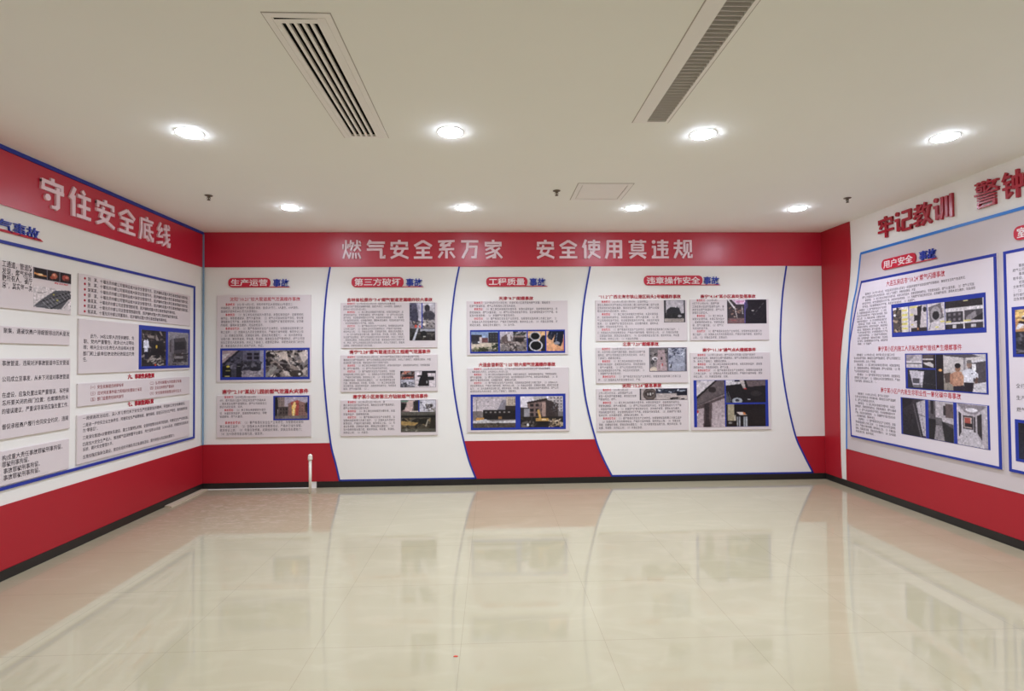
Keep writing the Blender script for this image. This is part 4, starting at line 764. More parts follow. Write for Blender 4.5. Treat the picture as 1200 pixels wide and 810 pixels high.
# left wall prints
def p_flameA(p): p.rect(0, 0, 1, 1, (36, 30, 32)).poly([(0, .45), (.5, .55), (1, .6), (1, .75), (.4, .75), (0, .62)], (224, 150, 80)).ell(.5, .6, .2, .1, (250, 210, 160))
def p_flameB(p): p.rect(0, 0, 1, 1, (44, 30, 30)).ell(.6, .5, .25, .3, (206, 112, 80)).ell(.4, .7, .2, .15, (176, 80, 56)).ell(.55, .4, .1, .1, (240, 190, 160))
def p_flameC(p): p.rect(0, 0, 1, 1, (40, 28, 30)).ell(.5, .5, .33, .32, (186, 72, 60)).ell(.62, .42, .16, .14, (224, 130, 110)).rect(.4, .6, .8, .8, (120, 46, 42))
def p_truss(p):
    p.rect(0, 0, 1, 1, (215, 205, 206)).poly([(.16, .66), (.55, .1), (.96, 0), (1, .28), (.72, .96), (.4, 1), (0, .96)], (92, 92, 98)).line(.2, .7, .98, .06, .03, (40, 40, 46)).line(.3, .84, 1, .22, .03, (52, 52, 58)).line(.45, .98, 1, .34, .03, (40, 40, 46))
    for k in range(9): p.line(.2+.085*k, .66-.07*k, .42+.07*k, .98-.085*k, .014, (170, 170, 176))
    p.line(0, .96, .3, .82, .02, (120, 120, 126)).ell(.62, .55, .03, .04, (190, 180, 70)).ell(.52, .3, .03, .03, (190, 180, 70)).line(.1, .3, .3, .25, .01, (110, 106, 110)).line(.8, .9, .95, .55, .01, (120, 116, 120))
def p_rescue(p):
    p.rect(0, 0, 1, 1, (50, 44, 46)).rubble(0, 0, 1, 1, 70, [(110, 98, 94), (40, 36, 38), (80, 70, 68), (150, 138, 132), (30, 28, 30)], .16).rect(.1, .25, .24, .62, (206, 206, 222)).ell(.17, .24, .06, .04, (60, 54, 54)).poly([(.08, .3), (.28, .3), (.3, .5), (.06, .5)], (214, 214, 228)).rect(.12, .6, .24, .8, (40, 40, 60)).poly([(.4, .3), (.9, .3), (.95, .75), (.35, .75)], (40, 36, 38)).ell(.6, .46, .035, .05, (236, 200, 60)).rubble(.35, .7, 1, 1, 26, [(170, 160, 152), (90, 80, 76)], .12).ell(.55, .97, .04, .03, (226, 80, 50))
def p_truck(p):
    p.grad(0, 0, 1, 1, (150, 146, 154), (110, 104, 110)).poly([(.25, .2), (.8, .14), (.9, .3), (.9, .62), (.25, .66)], (80, 74, 80)).poly([(.3, .3), (.8, .26), (.82, .5), (.32, .54)], (48, 44, 50)).rect(.12, .2, .22, .8, (110, 104, 110)).rect(.08, .25, .12, .6, (60, 56, 60)).rect(.28, .64, .9, .9, (60, 54, 56)).rubble(.2, .62, 1, 1, 26, [(90, 84, 86), (50, 46, 48), (136, 130, 130)], .12).rect(.3, .72, .72, .8, (140, 134, 136))
# right wall prints
def p_yellow(p):
    p.rect(0, 0, 1, 1, (214, 204, 200)).poly([(.0, .1), (.55, .08), (.55, 1), (0, 1)], (96, 84, 78)).rubble(0, .1, .6, 1, 30, [(60, 54, 54), (130, 112, 96), (186, 160, 130)], .2).poly([(.25, 0), (.5, .02), (.2, .16)], (60, 56, 60)); p.ell(.12, .3, .08, .05, (240, 236, 236))
    for k in range(5): p.rect(.58, .1+.18*k, .95, .18+.18*k, (224, 210, 110))
def p_valvearm(p): p.rect(0, 0, 1, 1, (204, 192, 194)).poly([(.5, .05), (.75, .02), (.6, .95), (.44, .95)], (56, 50, 54)).poly([(.3, .35), (.6, .4), (.56, .56), (.28, .6)], (50, 46, 50)).ell(.9, .18, .1, .1, (60, 56, 60)).rect(.05, .02, .5, .08, (224, 212, 120)).rect(.05, .3, .25, .38, (220, 208, 130)).rect(.1, .86, 1, 1, (60, 52, 54)).ell(.5, .9, .05, .05, (186, 120, 80)).rect(.1, .7, .25, .75, (224, 210, 110))
def p_gasket(p): p.rect(0, 0, 1, 1, (210, 200, 204)).poly([(.08, .12), (.8, .02), (.95, .55), (.15, .72)], (120, 112, 116)).ell(.5, .4, .3, .28, (170, 162, 166)).ell(.5, .45, .2, .16, (52, 48, 52)).line(.2, .72, .12, .95, .03, (90, 84, 88)).rect(.45, .86, .65, .92, (224, 210, 110)).rect(.75, .66, 1, .72, (224, 210, 110))
def p_scenes(p):
    p.rect(0, 0, 1, 1, (216, 208, 212)).rect(0, 0, .98, .24, (56, 50, 54)).rect(.5, .02, .62, .06, (224, 212, 150)).rect(.03, .38, .48, .76, (70, 64, 70)).windows(.05, .4, .46, .74, 3, 2, (130, 124, 130)).rect(.52, .36, .98, .74, (84, 78, 84)).poly([(.55, .6), (.8, .4), (.85, .74), (.55, .74)], (150, 142, 148)).poly([(.7, .7), (.98, .5), (.98, .74)], (50, 46, 50)).rect(.5, .7, .68, .76, (224, 210, 120)).rect(0, .82, .48, 1, (62, 56, 62)).rect(.2, .84, .3, .96, (206, 200, 204)).rect(.52, .8, .98, 1, (70, 64, 70)).rect(.68, .86, .8, .96, (200, 194, 200)).rect(0, .7, .16, .76, (224, 210, 120))
def p_pipeA(p): p.grad(0, 0, 1, 1, (180, 170, 176), (206, 196, 202)).poly([(0, 0), (.6, 0), (.2, .5), (0, .5)], (160, 150, 156)).rect(0, .55, 1, .64, (226, 220, 224)).rect(0, .64, 1, .72, (96, 86, 90)).rect(0, .72, 1, .78, (200, 190, 196))
def p_pipeB(p): p.rect(0, 0, 1, 1, (64, 54, 56)).rect(0, 0, 1, .25, (96, 84, 84)).rect(0, .3, .9, .4, (206, 196, 196)).poly([(0, .6), (.6, .56), (.95, .8), (.95, 1), (.3, .8)], (206, 198, 198)).rect(.85, 0, 1, 1, (50, 42, 44))
def p_window(p): p.grad(0, 0, 1, 1, (64, 60, 68), (46, 44, 50), True).poly([(.06, .06), (.6, .1), (.52, .95), (.2, .95)], (206, 198, 208)).rect(.18, .48, .42, .75, (90, 86, 92)).line(.3, .1, .32, .5, .012, (170, 162, 170)).line(.46, .1, .44, .9, .02, (180, 174, 182)).rect(.2, .8, .5, .95, (120, 116, 122)).line(.6, .7, 1, .78, .01, (96, 92, 98))
def p_people(p):
    p.grad(0, 0, 1, 1, (206, 198, 198), (186, 176, 172)).rect(0, 0, .16, 1, (44, 36, 40)).ell(.09, .45, .04, .04, (220, 160, 90)).poly([(.14, 0), (.75, 0), (.9, .06), (.6, .1), (.2, .04)], (96, 88, 92)).rect(.58, .1, .62, .5, (150, 142, 148)).poly([(.62, .2), (1, .12), (1, .3), (.64, .32)], (216, 210, 216)).poly([(.66, .25), (1, .18), (1, .8), (.7, .7)], (90, 82, 88)).rect(.74, .26, .82, .44, (240, 236, 240)).rect(.16, .72, .5, 1, (150, 140, 130)).poly([(.16, .55), (.3, .5), (.42, .75), (.2, .8)], (96, 80, 74))
    p.ell(.46, .38, .055, .1, (166, 120, 96)).ell(.46, .31, .06, .07, (40, 32, 34)).poly([(.3, .55), (.4, .48), (.53, .48), (.58, .6), (.56, .9), (.36, .92)], (196, 146, 120)).poly([(.3, .55), (.36, .52), (.36, .82), (.46, .78), (.46, .86), (.3, .82)], (180, 128, 104)).poly([(.36, .88), (.58, .84), (.62, 1), (.36, 1)], (52, 46, 60))
    p.ell(.69, .27, .05, .1, (156, 126, 112)).ell(.69, .2, .05, .05, (120, 112, 112)).poly([(.55, .46), (.66, .38), (.76, .4), (.86, .52), (.85, .66), (.76, .62), (.76, .78), (.58, .78), (.58, .6)], (222, 220, 230)).rect(.72, .5, .76, .52, (90, 86, 96)).poly([(.58, .76), (.77, .76), (.75, 1), (.6, 1)], (52, 44, 54)).line(.83, .64, .8, .9, .05, (110, 80, 70)).poly([(.78, .78), (1, .72), (1, 1), (.74, 1)], (206, 200, 206))
def p_kitchen(p): p.grad(0, 0, 1, 1, (70, 62, 68), (44, 40, 46)).poly([(.62, .1), (1, .0), (1, .96), (.86, .96)], (190, 182, 190)).line(.5, .15, .8, .98, .05, (110, 102, 108)).line(.6, .12, .88, .98, .03, (60, 54, 60)).line(.72, .4, 1, .45, .02, (90, 84, 90)).line(.8, .1, .94, .9, .015, (110, 104, 110)).rect(.38, .42, .44, .56, (40, 36, 42)).poly([(0, 0), (.5, 0), (.4, .15), (0, .3)], (52, 46, 52))
def p_galley(p): p.grad(0, 0, 1, 1, (120, 110, 116), (70, 64, 68)).poly([(.3, 0), (1, 0), (1, .55), (.3, .48)], (186, 176, 182)).rect(.1, 0, .22, .35, (56, 50, 54)).rect(.62, .1, .7, .35, (64, 56, 60)).rect(.7, .05, 1, .4, (110, 92, 92)).rect(0, .48, .4, 1, (46, 42, 46)).poly([(.3, .62), (.55, .62), (.65, 1), (.22, 1)], (150, 142, 148)).poly([(.55, .5), (1, .66), (1, 1), (.66, 1)], (52, 48, 52)).rect(.3, .42, .55, .6, (110, 104, 108))
def p_corridor(p): p.grad(0, 0, 1, 1, (196, 186, 194), (176, 166, 174)).poly([(0, 0), (1, .02), (.62, .24), (.3, .22)], (150, 140, 148)).ell(.5, .14, .2, .05, (226, 220, 228)).poly([(0, .1), (.2, .25), (.2, .8), (0, .9)], (206, 196, 204)).poly([(.06, .2), (.14, .24), (.14, .7), (.06, .82)], (60, 54, 60)).rect(.2, .28, .55, .62, (70, 62, 68)).rect(.24, .32, .5, .58, (200, 180, 176)).rect(.26, .33, .45, .46, (176, 84, 72)).rect(.26, .46, .5, .55, (50, 42, 46)).poly([(.22, .6), (.56, .6), (.9, 1), (.02, 1)], (196, 188, 196)).poly([(.68, .26), (.82, .2), (.82, .82), (.68, .68)], (64, 56, 60)).rect(.56, .3, .62, .66, (76, 68, 74))
def p_night(p): p.rect(0, 0, 1, .5, (196, 140, 90)).rubble(0, 0, 1, .45, 30, [(236, 196, 120), (60, 40, 40), (226, 222, 230), (150, 90, 60)], .2).rect(0, .5, 1, 1, (56, 52, 60)).rubble(0, .5, 1, 1, 60, [(110, 106, 116), (40, 38, 44), (80, 76, 86)], .08)
def p_nightB(p): p.grad(0, 0, 1, 1, (40, 38, 44), (50, 50, 70)).ell(.5, .15, .2, .08, (60, 80, 60)).rect(.2, .6, 1, .64, (150, 146, 160)).rect(.1, .66, 1, .9, (60, 58, 76))

# ================================================================== information boards
BG = 'information boards on the back wall'
M_EDGE = mat('dark_photo_edge', (90, 84, 96), 0.4, 0.3, noise=0.03)
SEED = [0]
def board(fr, r, d, label, group=BG, th=0.014, m=None):
    t = thing('information_board', P3(fr, (r[0]+r[2])/2, r[1], d), label, 'board', group)
    rect_obj('board_panel', fr, [r], d+EPS, d+th, m or M_BOARD, t, 0.003)
    return t, d+th
def mount(fr, parent, r, d, m=None): return rect_obj('photo_mount', fr, [r], d-0.001, d+0.002, m or M_BLUE, parent)
def ph(fr, mt, r, d, fn, px):
    SEED[0] += 1
    p = Pic(max(16, int(px[0]*1.7)), max(12, int(px[1]*1.7)), (128, 120, 120), SEED[0]); fn(p)
    return photo(fr, mt, r, d+0.0035, p)
def bph(mt, box, d, fn): return ph('back', mt, rb(*box), d, fn, (box[2]-box[0], box[3]-box[1]))
def btext(t, box, paras, d, ratio=0.72): return block('back', t, rb(*box), paras, d+0.0008, ratio)
def heading(fr, text, r, d, label, red=None, m=None, grp='red board headings'):
    o = line_text('board_heading', fr, text, r, d+EPS, m or M_HEAD, None, 0.008, 0.005, 1)
    return tag(o, label, 'heading', grp)
def bhead(text, box, d):
    return heading('back', text, rb(*box), d, 'red raised heading reading ' + text)

# column 1
t, f = board('back', rb(254.5, 346, 365, 447.4), 0, 'pale board with two grey blast photos, under the 生产运营 sign')
line_text('board_title', 'back', '沈阳“10.21”较大管道燃气泄漏爆炸事故', rb(270, 348.4, 352.2, 353.2), f+0.0008, M_HEAD, t, 0.006, 0, 1)
btext(t, (259.3, 357, 363, 405.2), [('事故概况', '2021年10月21日，沈阳市和平区太原南街222号盛京二中烧烤店，发生管道燃气泄漏爆炸事故，造成5人死亡、3人重伤、49人轻伤，直接经济损失约4425万元', 3), ('事故原因', CAUSE, 4), ('事故经验教训', LESSON+INTRO, 6)], f, 0.7)
mt = mount('back', t, rb(258.8, 408, 363.4, 445), f)
bph(mt, (261.2, 410.8, 309.5, 442), f, p_street); bph(mt, (312, 410.4, 361.3, 441.8), f, p_rubble)
bhead('南宁“2.10”某幼儿园前燃气泄漏火灾事件', (260.7, 456, 361.5, 461.7), 0)
t, f = board('back', rb(254.5, 463, 365, 512.4), 0, 'pale board with a photo of a flaming building, at the foot of the first column')
btext(t, (258.2, 465.4, 316.5, 488), [('事故概况', '2019年2月10日10时04分，南宁某幼儿园大门附近发生燃气泄漏火灾，' + INTRO, 4), ('事故原因', CAUSE, 3)], f)
btext(t, (258.2, 495, 363.3, 508), [('事故经验教训', LESSON, 4)], f)
mt = mount('back', t, rb(320.8, 463.7, 362.9, 492.4), f); bph(mt, (322.8, 465.3, 361, 490.6), f, p_fire)
# column 2, on the first curved panel
D2 = 0.008
bhead('吉林省松原市“7·4”燃气管道泄漏爆炸较大事故', (407, 349.2, 507, 353.7), D2)
t, f = board('back', rb(399.8, 355, 512.5, 408), D2, 'pale board with a tall smoke photo, topmost under the 第三方破坏 sign')
btext(t, (403, 356.2, 478.3, 405), [('事故概况', '2017年7月4日13时23分，松原市宁江区繁华路发生城市燃气管道泄漏爆炸事故，造成7人死亡，85人受伤，直接经济损失4419万元', 3), ('事故原因', CAUSE, 5), ('经验教训', LESSON+INTRO, 8)], f)
mt = mount('back', t, rb(480.2, 355.2, 510.3, 399.2), f, M_EDGE)
bph(mt, (480.6, 355.6, 494.3, 385), f, p_smoke); bph(mt, (495.6, 355.6, 509.9, 384.6), f, p_cloud); bph(mt, (480.6, 385, 509.9, 398.8), f, p_pipepit)
rect_obj('blue_divider', 'back', [rb(494.3, 355.6, 495.6, 384.8)], f+0.001, f+0.0035, M_BLUE, t)
bhead('南宁“2.28”燃气管道迁改工程燃气泄漏事件', (410, 409.9, 504.6, 414.7), D2)
t, f = board('back', rb(399.6, 415.8, 513, 459), D2, 'pale board with a black valve photo, middle of the 第三方破坏 column')
btext(t, (403, 418.3, 511, 431.6), [('事故概况', '2019年2月28日18时00分，南宁市燃气管道迁改施工过程中发生燃气泄漏，' + INTRO, 3), ('事故原因', CAUSE, 2)], f)
btext(t, (403, 435.3, 468, 455.5), [('经验教训', LESSON+CAUSE, 7)], f)
mt = mount('back', t, rb(469.4, 434.6, 511, 453.8), f, M_EDGE)
bph(mt, (469.8, 435, 486, 444.4), f, p_orange); bph(mt, (469.8, 445, 486, 453.4), f, p_greyrub); bph(mt, (486.4, 435, 510.6, 453.4), f, p_valve)
bhead('南宁某小区旁第三方钻破燃气管线事件', (414, 462, 501.6, 467), D2)
t, f = board('back', rb(399.5, 468.4, 513, 510.6), D2, 'pale board with a muddy trench photo, lowest of the 第三方破坏 column')
btext(t, (403, 471, 468, 506.5), [('事故概况', '2021年4月22日10时02分，某施工单位在进行钻探作业时，' + INTRO, 3), ('事故原因', CAUSE, 2), ('经验教训', LESSON, 6)], f)
mt = mount('back', t, rb(470, 468.6, 511, 506.2), f, M_EDGE)
bph(mt, (470.5, 469.2, 490.6, 482.6), f, p_pinkrock); bph(mt, (492, 469, 510.6, 482.4), f, p_crowd); bph(mt, (470.5, 482.6, 510.6, 505.7), f, p_trench)
rect_obj('blue_divider', 'back', [rb(490.6, 469, 492, 482.4)], f+0.001, f+0.0035, M_BLUE, t)
# column 3
bhead('天津“8.7”燃爆事故', (584.6, 347.5, 625, 351.9), 0)
t, f = board('back', rb(547, 352.8, 665.2, 416), 0, 'pale board with a row of four photos, under the 工程质量 sign')
btext(t, (550.4, 355, 660.4, 380.9), [('事故概况', '2019年8月7日15时左右，天津市某小区居民室内燃气泄漏，' + INTRO, 2), ('事故原因', CAUSE, 3), ('经验教训', LESSON, 3)], f)
mt = mount('back', t, rb(551, 386.7, 662, 414), f)
bph(mt, (552.3, 388.9, 583.7, 412.3), f, p_yard); bph(mt, (585.8, 388.7, 617.2, 411.8), f, p_ruin); bph(mt, (618.6, 388.5, 638.8, 411.6), f, p_eight); bph(mt, (640.2, 388.2, 660.6, 411.4), f, p_tubes)
bhead('大连金普新区“1·25”较大燃气泄漏爆炸事故', (561, 424.8, 650.8, 429.6), 0)
t, f = board('back', rb(547.4, 430.8, 666.6, 506), 0, 'pale board with two burnt building photos, lower of the 工程质量 column')
btext(t, (551, 432.2, 661.3, 458.3), [('事故概况', '2021年1月25日6时36分，辽宁省大连市金普新区友谊街道发生燃气管道泄漏爆炸，事故造成3人死亡、8人受伤', 2), ('事故原因', CAUSE, 3), ('经验教训', LESSON+INTRO, 4)], f)
mt = mount('back', t, rb(551.6, 461.9, 662.7, 503.4), f)
bph(mt, (554.2, 465, 604, 501.2), f, p_burnt); bph(mt, (609.8, 464.4, 659.6, 500.6), f, p_digger)
# column 4, on the second curved panel
bhead('“11.2”广西北海市铁山港区码头2号罐爆炸事故', (701.5, 345.5, 797.4, 350.2), D2)
t, f = board('back', rb(697.6, 352.2, 804.6, 399.8), D2, 'pale board with a photo of a dark refinery under a grey sky')
btext(t, (699.6, 353.9, 776, 383), [('事故概况', '2020年11月2日11时45分，北海市铁山港区北海液化天然气有限公司在实施二期工程项目贮罐二层平台低压泵拆除时发生着火事故，' + INTRO, 4), ('事故原因', CAUSE, 5)], f)
btext(t, (699.8, 386.3, 802, 397), [('经验教训', LESSON, 4)], f)
mt = mount('back', t, rb(777.4, 352.1, 802.2, 378), f, M_EDGE); bph(mt, (777.8, 352.5, 801.8, 377.6), f, p_tower)
bhead('北京“7.20”燃爆事故', (729.5, 400.9, 771.5, 405.6), D2)
t, f = board('back', rb(698, 407, 805.4, 449), D2, 'pale board with two overhead street photos, above the 窒息事故 heading')
btext(t, (700.2, 409, 759, 437.8), [('事故概况', '2018年7月20日10时15分许，北京市某小区燃气爆炸事故，' + INTRO, 4), ('事故原因', CAUSE, 5)], f)
btext(t, (700.6, 441.2, 804, 444.9), [('事故经验教训', LESSON, 2)], f)
mt = mount('back', t, rb(760.2, 407.4, 804, 435.4), f, M_EDGE)
bph(mt, (761, 408, 781.4, 434.8), f, p_aerial); bph(mt, (782.6, 407.8, 803.4, 434.6), f, p_lot)
bhead('沈阳“12.24”窒息事故', (729, 449.5, 775, 454.2), D2)
t, f = board('back', rb(698.6, 455.2, 806.2, 504.8), D2, 'pale board with a round valve cover photo, lowest left of the 违章操作 panel')
btext(t, (701, 457, 747.8, 467.8), [('事故概况', '2020年12月24日上午11时30分左右，沈阳某燃气公司发生一起天然气窒息事故，' + INTRO, 4)], f)
btext(t, (701.2, 471.6, 804.6, 500.8), [('事故原因', CAUSE, 5), ('事故经验教训', LESSON, 4)], f)
mt = mount('back', t, rb(749, 455.2, 804.6, 468.6), f, M_EDGE)
bph(mt, (749.4, 455.5, 767.8, 468.3), f, p_wheel); bph(mt, (768.4, 455.4, 804.2, 468.1), f, p_cars)
bhead('南宁“4.14”某小区高处坠落事故', (820.5, 345.2, 885, 349.7), D2)
t, f = board('back', rb(808, 351, 900, 399), D2, 'pale board with a nearly black photo, topmost right of the 违章操作 panel')
btext(t, (810.6, 352.3, 850, 385), [('事故概况', '2020年4月14日下午13时40分，某燃气施工队在某小区进行登高作业时，' + INTRO, 5), ('事故原因', CAUSE, 5)], f)
btext(t, (811, 388.2, 897.8, 395.5), [('经验教训', LESSON, 3)], f)
mt = mount('back', t, rb(851.2, 351.4, 897.2, 379.4), f, M_EDGE)
bph(mt, (851.5, 351.7, 872.4, 379.1), f, p_stair); bph(mt, (872.4, 351.7, 896.9, 379), f, p_dark)
bhead('南宁“11.18”通气点火爆燃事件', (823.2, 407.8, 885.4, 412.2), D2)
t, f = board('back', rb(808.8, 413.2, 902.2, 503.8), D2, 'pale board with three sooty kitchen photos, at the right end of the back wall')
btext(t, (811.8, 416, 898, 441.1), [('事故概况', '2017年11月18日，燃气公司人员在某小区用户家进行通气点火作业时，' + INTRO, 3), ('事故原因', CAUSE, 2), ('事故经验教训', LESSON, 3)], f)
mt = mount('back', t, rb(812.3, 445.3, 899.3, 500), f)
bph(mt, (815.8, 446, 848.4, 500.2), f, p_hood); bph(mt, (849.7, 445.4, 896, 471.6), f, p_stove); bph(mt, (850, 473.6, 896, 499.4), f, p_bottles)

# ---------------------------------------------------------------- left wall boards
LG = 'information boards on the left wall'
def lrect(y_tr, y_br, xr, tl, bl):       # right edge from the photo, left edge running on out of the picture
    r = quad('left', (1, tl), (xr, y_tr), (xr, y_br), (1, bl)); u = uv('left', 0, 420)[0]
    return (u-0.5, r[1], r[2], r[3])
def lline(x0, x1, ya, yb, h):             # one line of writing: middles at both ends, height in metres
    a, b = uv('left', x0, ya), uv('left', x1, yb); v = (a[1]+b[1])/2
    return (a[0], v-h/2, b[0], v+h/2)
t, f = board('left', lrect(321.5, 369, 81.3, 305.5, 361), 0, 'pale board with three small fire photos and a drawing, leftmost top of left wall', LG)
given_lines('left', t, ['工通道，管道防', '发现，燃气抢修', '散所有人，餐厅', '总”，其实每一次'], [lline(0, 35.5, 309, 314.8, .052), lline(0, 35.5, 318, 322.5, .052), lline(0, 35.5, 325.5, 330.3, .052), lline(0, 35.5, 333.8, 338.6, .052)], f+0.0008)
r_ = quad('left', (36.8, 313.6), (81.2, 321.8), (81, 332.6), (36.8, 325.2))
mt = mount('left', t, (r_[0], r_[1]-0.004, r_[2], r_[3]+0.004), f, M_EDGE)
w3 = (r_[2]-r_[0])
for k, fn in enumerate((p_flameA, p_flameB, p_flameC)):
    a0, a1 = uv('left', (37.4, 53, 68)[k], 322)[0], uv('left', (52, 66.8, 80.8)[k], 322)[0]
    ph('left', mt, (a0, r_[1], a1, r_[3]), f, fn, (17, 12))
line_text('caption_lettering', 'left', '爆炸点示意图', lline(61.5, 77.5, 331.5, 334.6, .016), f+0.0008, M_RINK, t, 0.02, 0, 1)
r_ = quad('left', (37, 339), (80.8, 337), (80.8, 364), (37, 361)); ph('left', t, r_, f-0.002, p_truss, (46, 27), )
t, f = board('left', lrect(386.8, 404.6, 79.8, 382, 402.6), 0, 'narrow pale board with a single line of text, second down at the left edge', LG)
given_lines('left', t, ['聚集，遇餐饮商户排烟管排出的火星发'], [lline(1.5, 79.5, 387, 392, .042)], f+0.0008)
t, f = board('left', lrect(420, 501.8, 80.4, 420.6, 515.6), 0, 'tall pale board of text lines, third down at the left edge', LG)
given_lines('left', t, ['事故管道，违规对涉事故管道中压支管道', '公司成立至事发，从未下河道对事故管道', '在虚设，应急处置出现严重错误，不按规', '悉所要关闭的阀门位置；在燃爆危险未', '的错误建议，严重误导现场应急处置工作，', '督促承租商户履行合同安全约定，违规'],
            [lline(0, 78.8, 426, 425, .042), lline(0, 78.8, 444.6, 441.4, .042), lline(0, 78.5, 463.5, 457.4, .042), lline(0, 78, 472.4, 466.2, .042), lline(0, 78, 482.4, 474.4, .042), lline(0, 78, 500.6, 490.2, .042)], f+0.0008)
t, f = board('left', lrect(515.4, 549.6, 79, 527.5, 569.5), 0, 'pale board of four short text lines, lowest at the left edge', LG)
given_lines('left', t, ['构成重大责任事故罪被刑事拘留。', '罪被刑事拘留。', '事故罪被刑事拘留。', '事故罪被刑事拘留。'], [lline(0, 71, 537.4, 523.2, .042), lline(0, 32, 544.6, 538.8, .042), lline(1.5, 44.5, 552.4, 543.4, .042), lline(1.5, 44.5, 560.4, 550.6, .042)], f+0.0008)
LR = dict(
 E=quad('left', (90.7, 320.7), (222, 346.7), (221.5, 382), (90.5, 369.3)),
 F=quad('left', (90.5, 373), (221.5, 386.2), (221.5, 433), (90.2, 438.7)),
 G=quad('left', (89.5, 449.8), (221, 441.4), (220.8, 462), (89.3, 476.6)),
 H=quad('left', (88.6, 487), (220.8, 469), (220.6, 511), (88.4, 545)))
t, f = board('left', LR['E'], 0, 'pale board of seven red bulleted lines on the left wall, topmost near the corner', LG)
e = LR['E']; pit_ = (e[3]-e[1])*0.1345; ub = uv('left', 97.4, 345)[0]; ut0, ut1 = uv('left', 100.8, 345)[0], uv('left', 219, 365)[0]
names = ['刘　某', '张　某', '胡某某', '邵　某', '秦某某', '陈某某', '蔡某某']; posts = ['管网运维大队安全管理专员'] * 4 + ['运营管理部经理', '运营管理部副经理', '董事长']; wf = (1, 1, 1, 1, .84, .87, .74)
rl, tx = [], []
for k in range(7):
    v = e[3] - pit_*(k+0.72)
    prism_obj('red_bullet', 'left', [[(ub+0.011*math.cos(j*math.pi/6), v+0.011*math.sin(j*math.pi/6)) for j in range(12)]], f, f+0.0015, M_HEAD, t)
    tx.append(names[k]+'，十堰东风中燃公司'+posts[k]+'，因涉嫌构成重大责任事故罪被刑事拘留。'); rl.append((ut0, v-0.019, ut0+(ut1-ut0)*wf[k], v+0.019))
given_lines('left', t, tx, rl, f+0.0008)
t, f = board('left', LR['F'], 0, 'pale board with a blue framed rescue photo and burnt truck photo on the left wall', LG)
given_lines('left', t, ['此外，34名公职人员受到撤职、免', '职、党内严重警告、政务记大过等处', '理；相关企业32名责任人员由相关主管', '部门和上级单位依法依纪依规追究责', '任。'],
            [lline(104, 155.5, 393.6, 397, .04), lline(96, 155.5, 400.3, 402.3, .04), lline(95.6, 155.5, 407.2, 408.4, .04), lline(95.4, 155.5, 414.2, 415.2, .04), lline(95.2, 100, 421.4, 421.2, .04)], f+0.0008)
r_ = quad('left', (161.2, 380.6), (221, 386.6), (220.8, 431.2), (160.6, 432.8)); mt = mount('left', t, r_, f)
a = [uv('left', x, 408)[0] for x in (163.8, 192.6, 195.2, 219.2)]
ph('left', mt, (a[0], r_[1]+0.03, a[1], r_[3]-0.045), f, p_rescue, (34, 48)); ph('left', mt, (a[2], r_[1]+0.03, a[3], r_[3]-0.045), f, p_truck, (30, 46))
heading('left', '六、事故性质教训', lline(149.5, 180, 441.6, 440, .05), 0, 'small red heading starting 六 on the left wall', None, None, 'red headings on the left wall')
t, f = board('left', LR['G'], 0, 'low pale board of reddish text in two columns on the left wall', LG)
given_lines('left', t, ['（一）安全发展理念树得不牢', '（三）应对突发事件能力和组织处置能力不足', '（五）部门监管责任缺失缺节', '（二）防范化解重大风险意识不强', '（四）企业主体责任严重缺失', '（六）安全隐患排查整治形式主义'],
            [lline(104, 143, 454.4, 451.2, .036), lline(104, 164.5, 461.4, 456.4, .036), lline(104, 143, 468.6, 464.2, .036), lline(174, 211, 449.2, 446.6, .036), lline(174, 202.5, 454.9, 452.8, .036), lline(174, 211, 461.2, 457.8, .036)], f+0.0008, mat('dull_red_ink', (150, 70, 72), 0.6, 0.2, noise=0.05))
heading('left', '七、事故教训反思', lline(149.5, 179.5, 473.6, 470.4, .05), 0, 'small red heading starting 七 on the left wall', None, None, 'red headings on the left wall')
t, f = board('left', LR['H'], 0, 'pale board of long text lines starting 一是, lowest on the left wall near the corner', LG)
given_lines('left', t, ['一是提高政治站位，深入学习贯彻关于安全生产的重要指示精神，牢固树立安全发展理念。', '二是进一步夯实企业主体责任，完善安全生产规章制度、操作规程，层层压实安全生产责任，做到隐患排查', '为“零容忍”。', '三是深化推进HSE管理体系建设，建立双重预防机制，全面排查整治各类风险隐患，完善安全生产长效机制。', '四是加大安全生产投入，推进燃气监测预警平台建设，充分运用GIS系统、SCADA系统，完善管线巡查系统', '系统，提升安全管理水平。', '五是加强应急队伍建设，常态化组织开展各类应急演练活动，提升抢险人员应急处置能力。'],
            [lline(95, 215.5, 490.4, 473, .036), lline(95, 218, 498.4, 478.6, .036), lline(95, 112.5, 505, 502, .036), lline(95, 219, 513.2, 489.4, .036), lline(95, 219, 521.2, 494.8, .036), lline(95, 130.5, 527.4, 519.4, .036), lline(95, 203, 536.4, 509.6, .036)], f+0.0008)

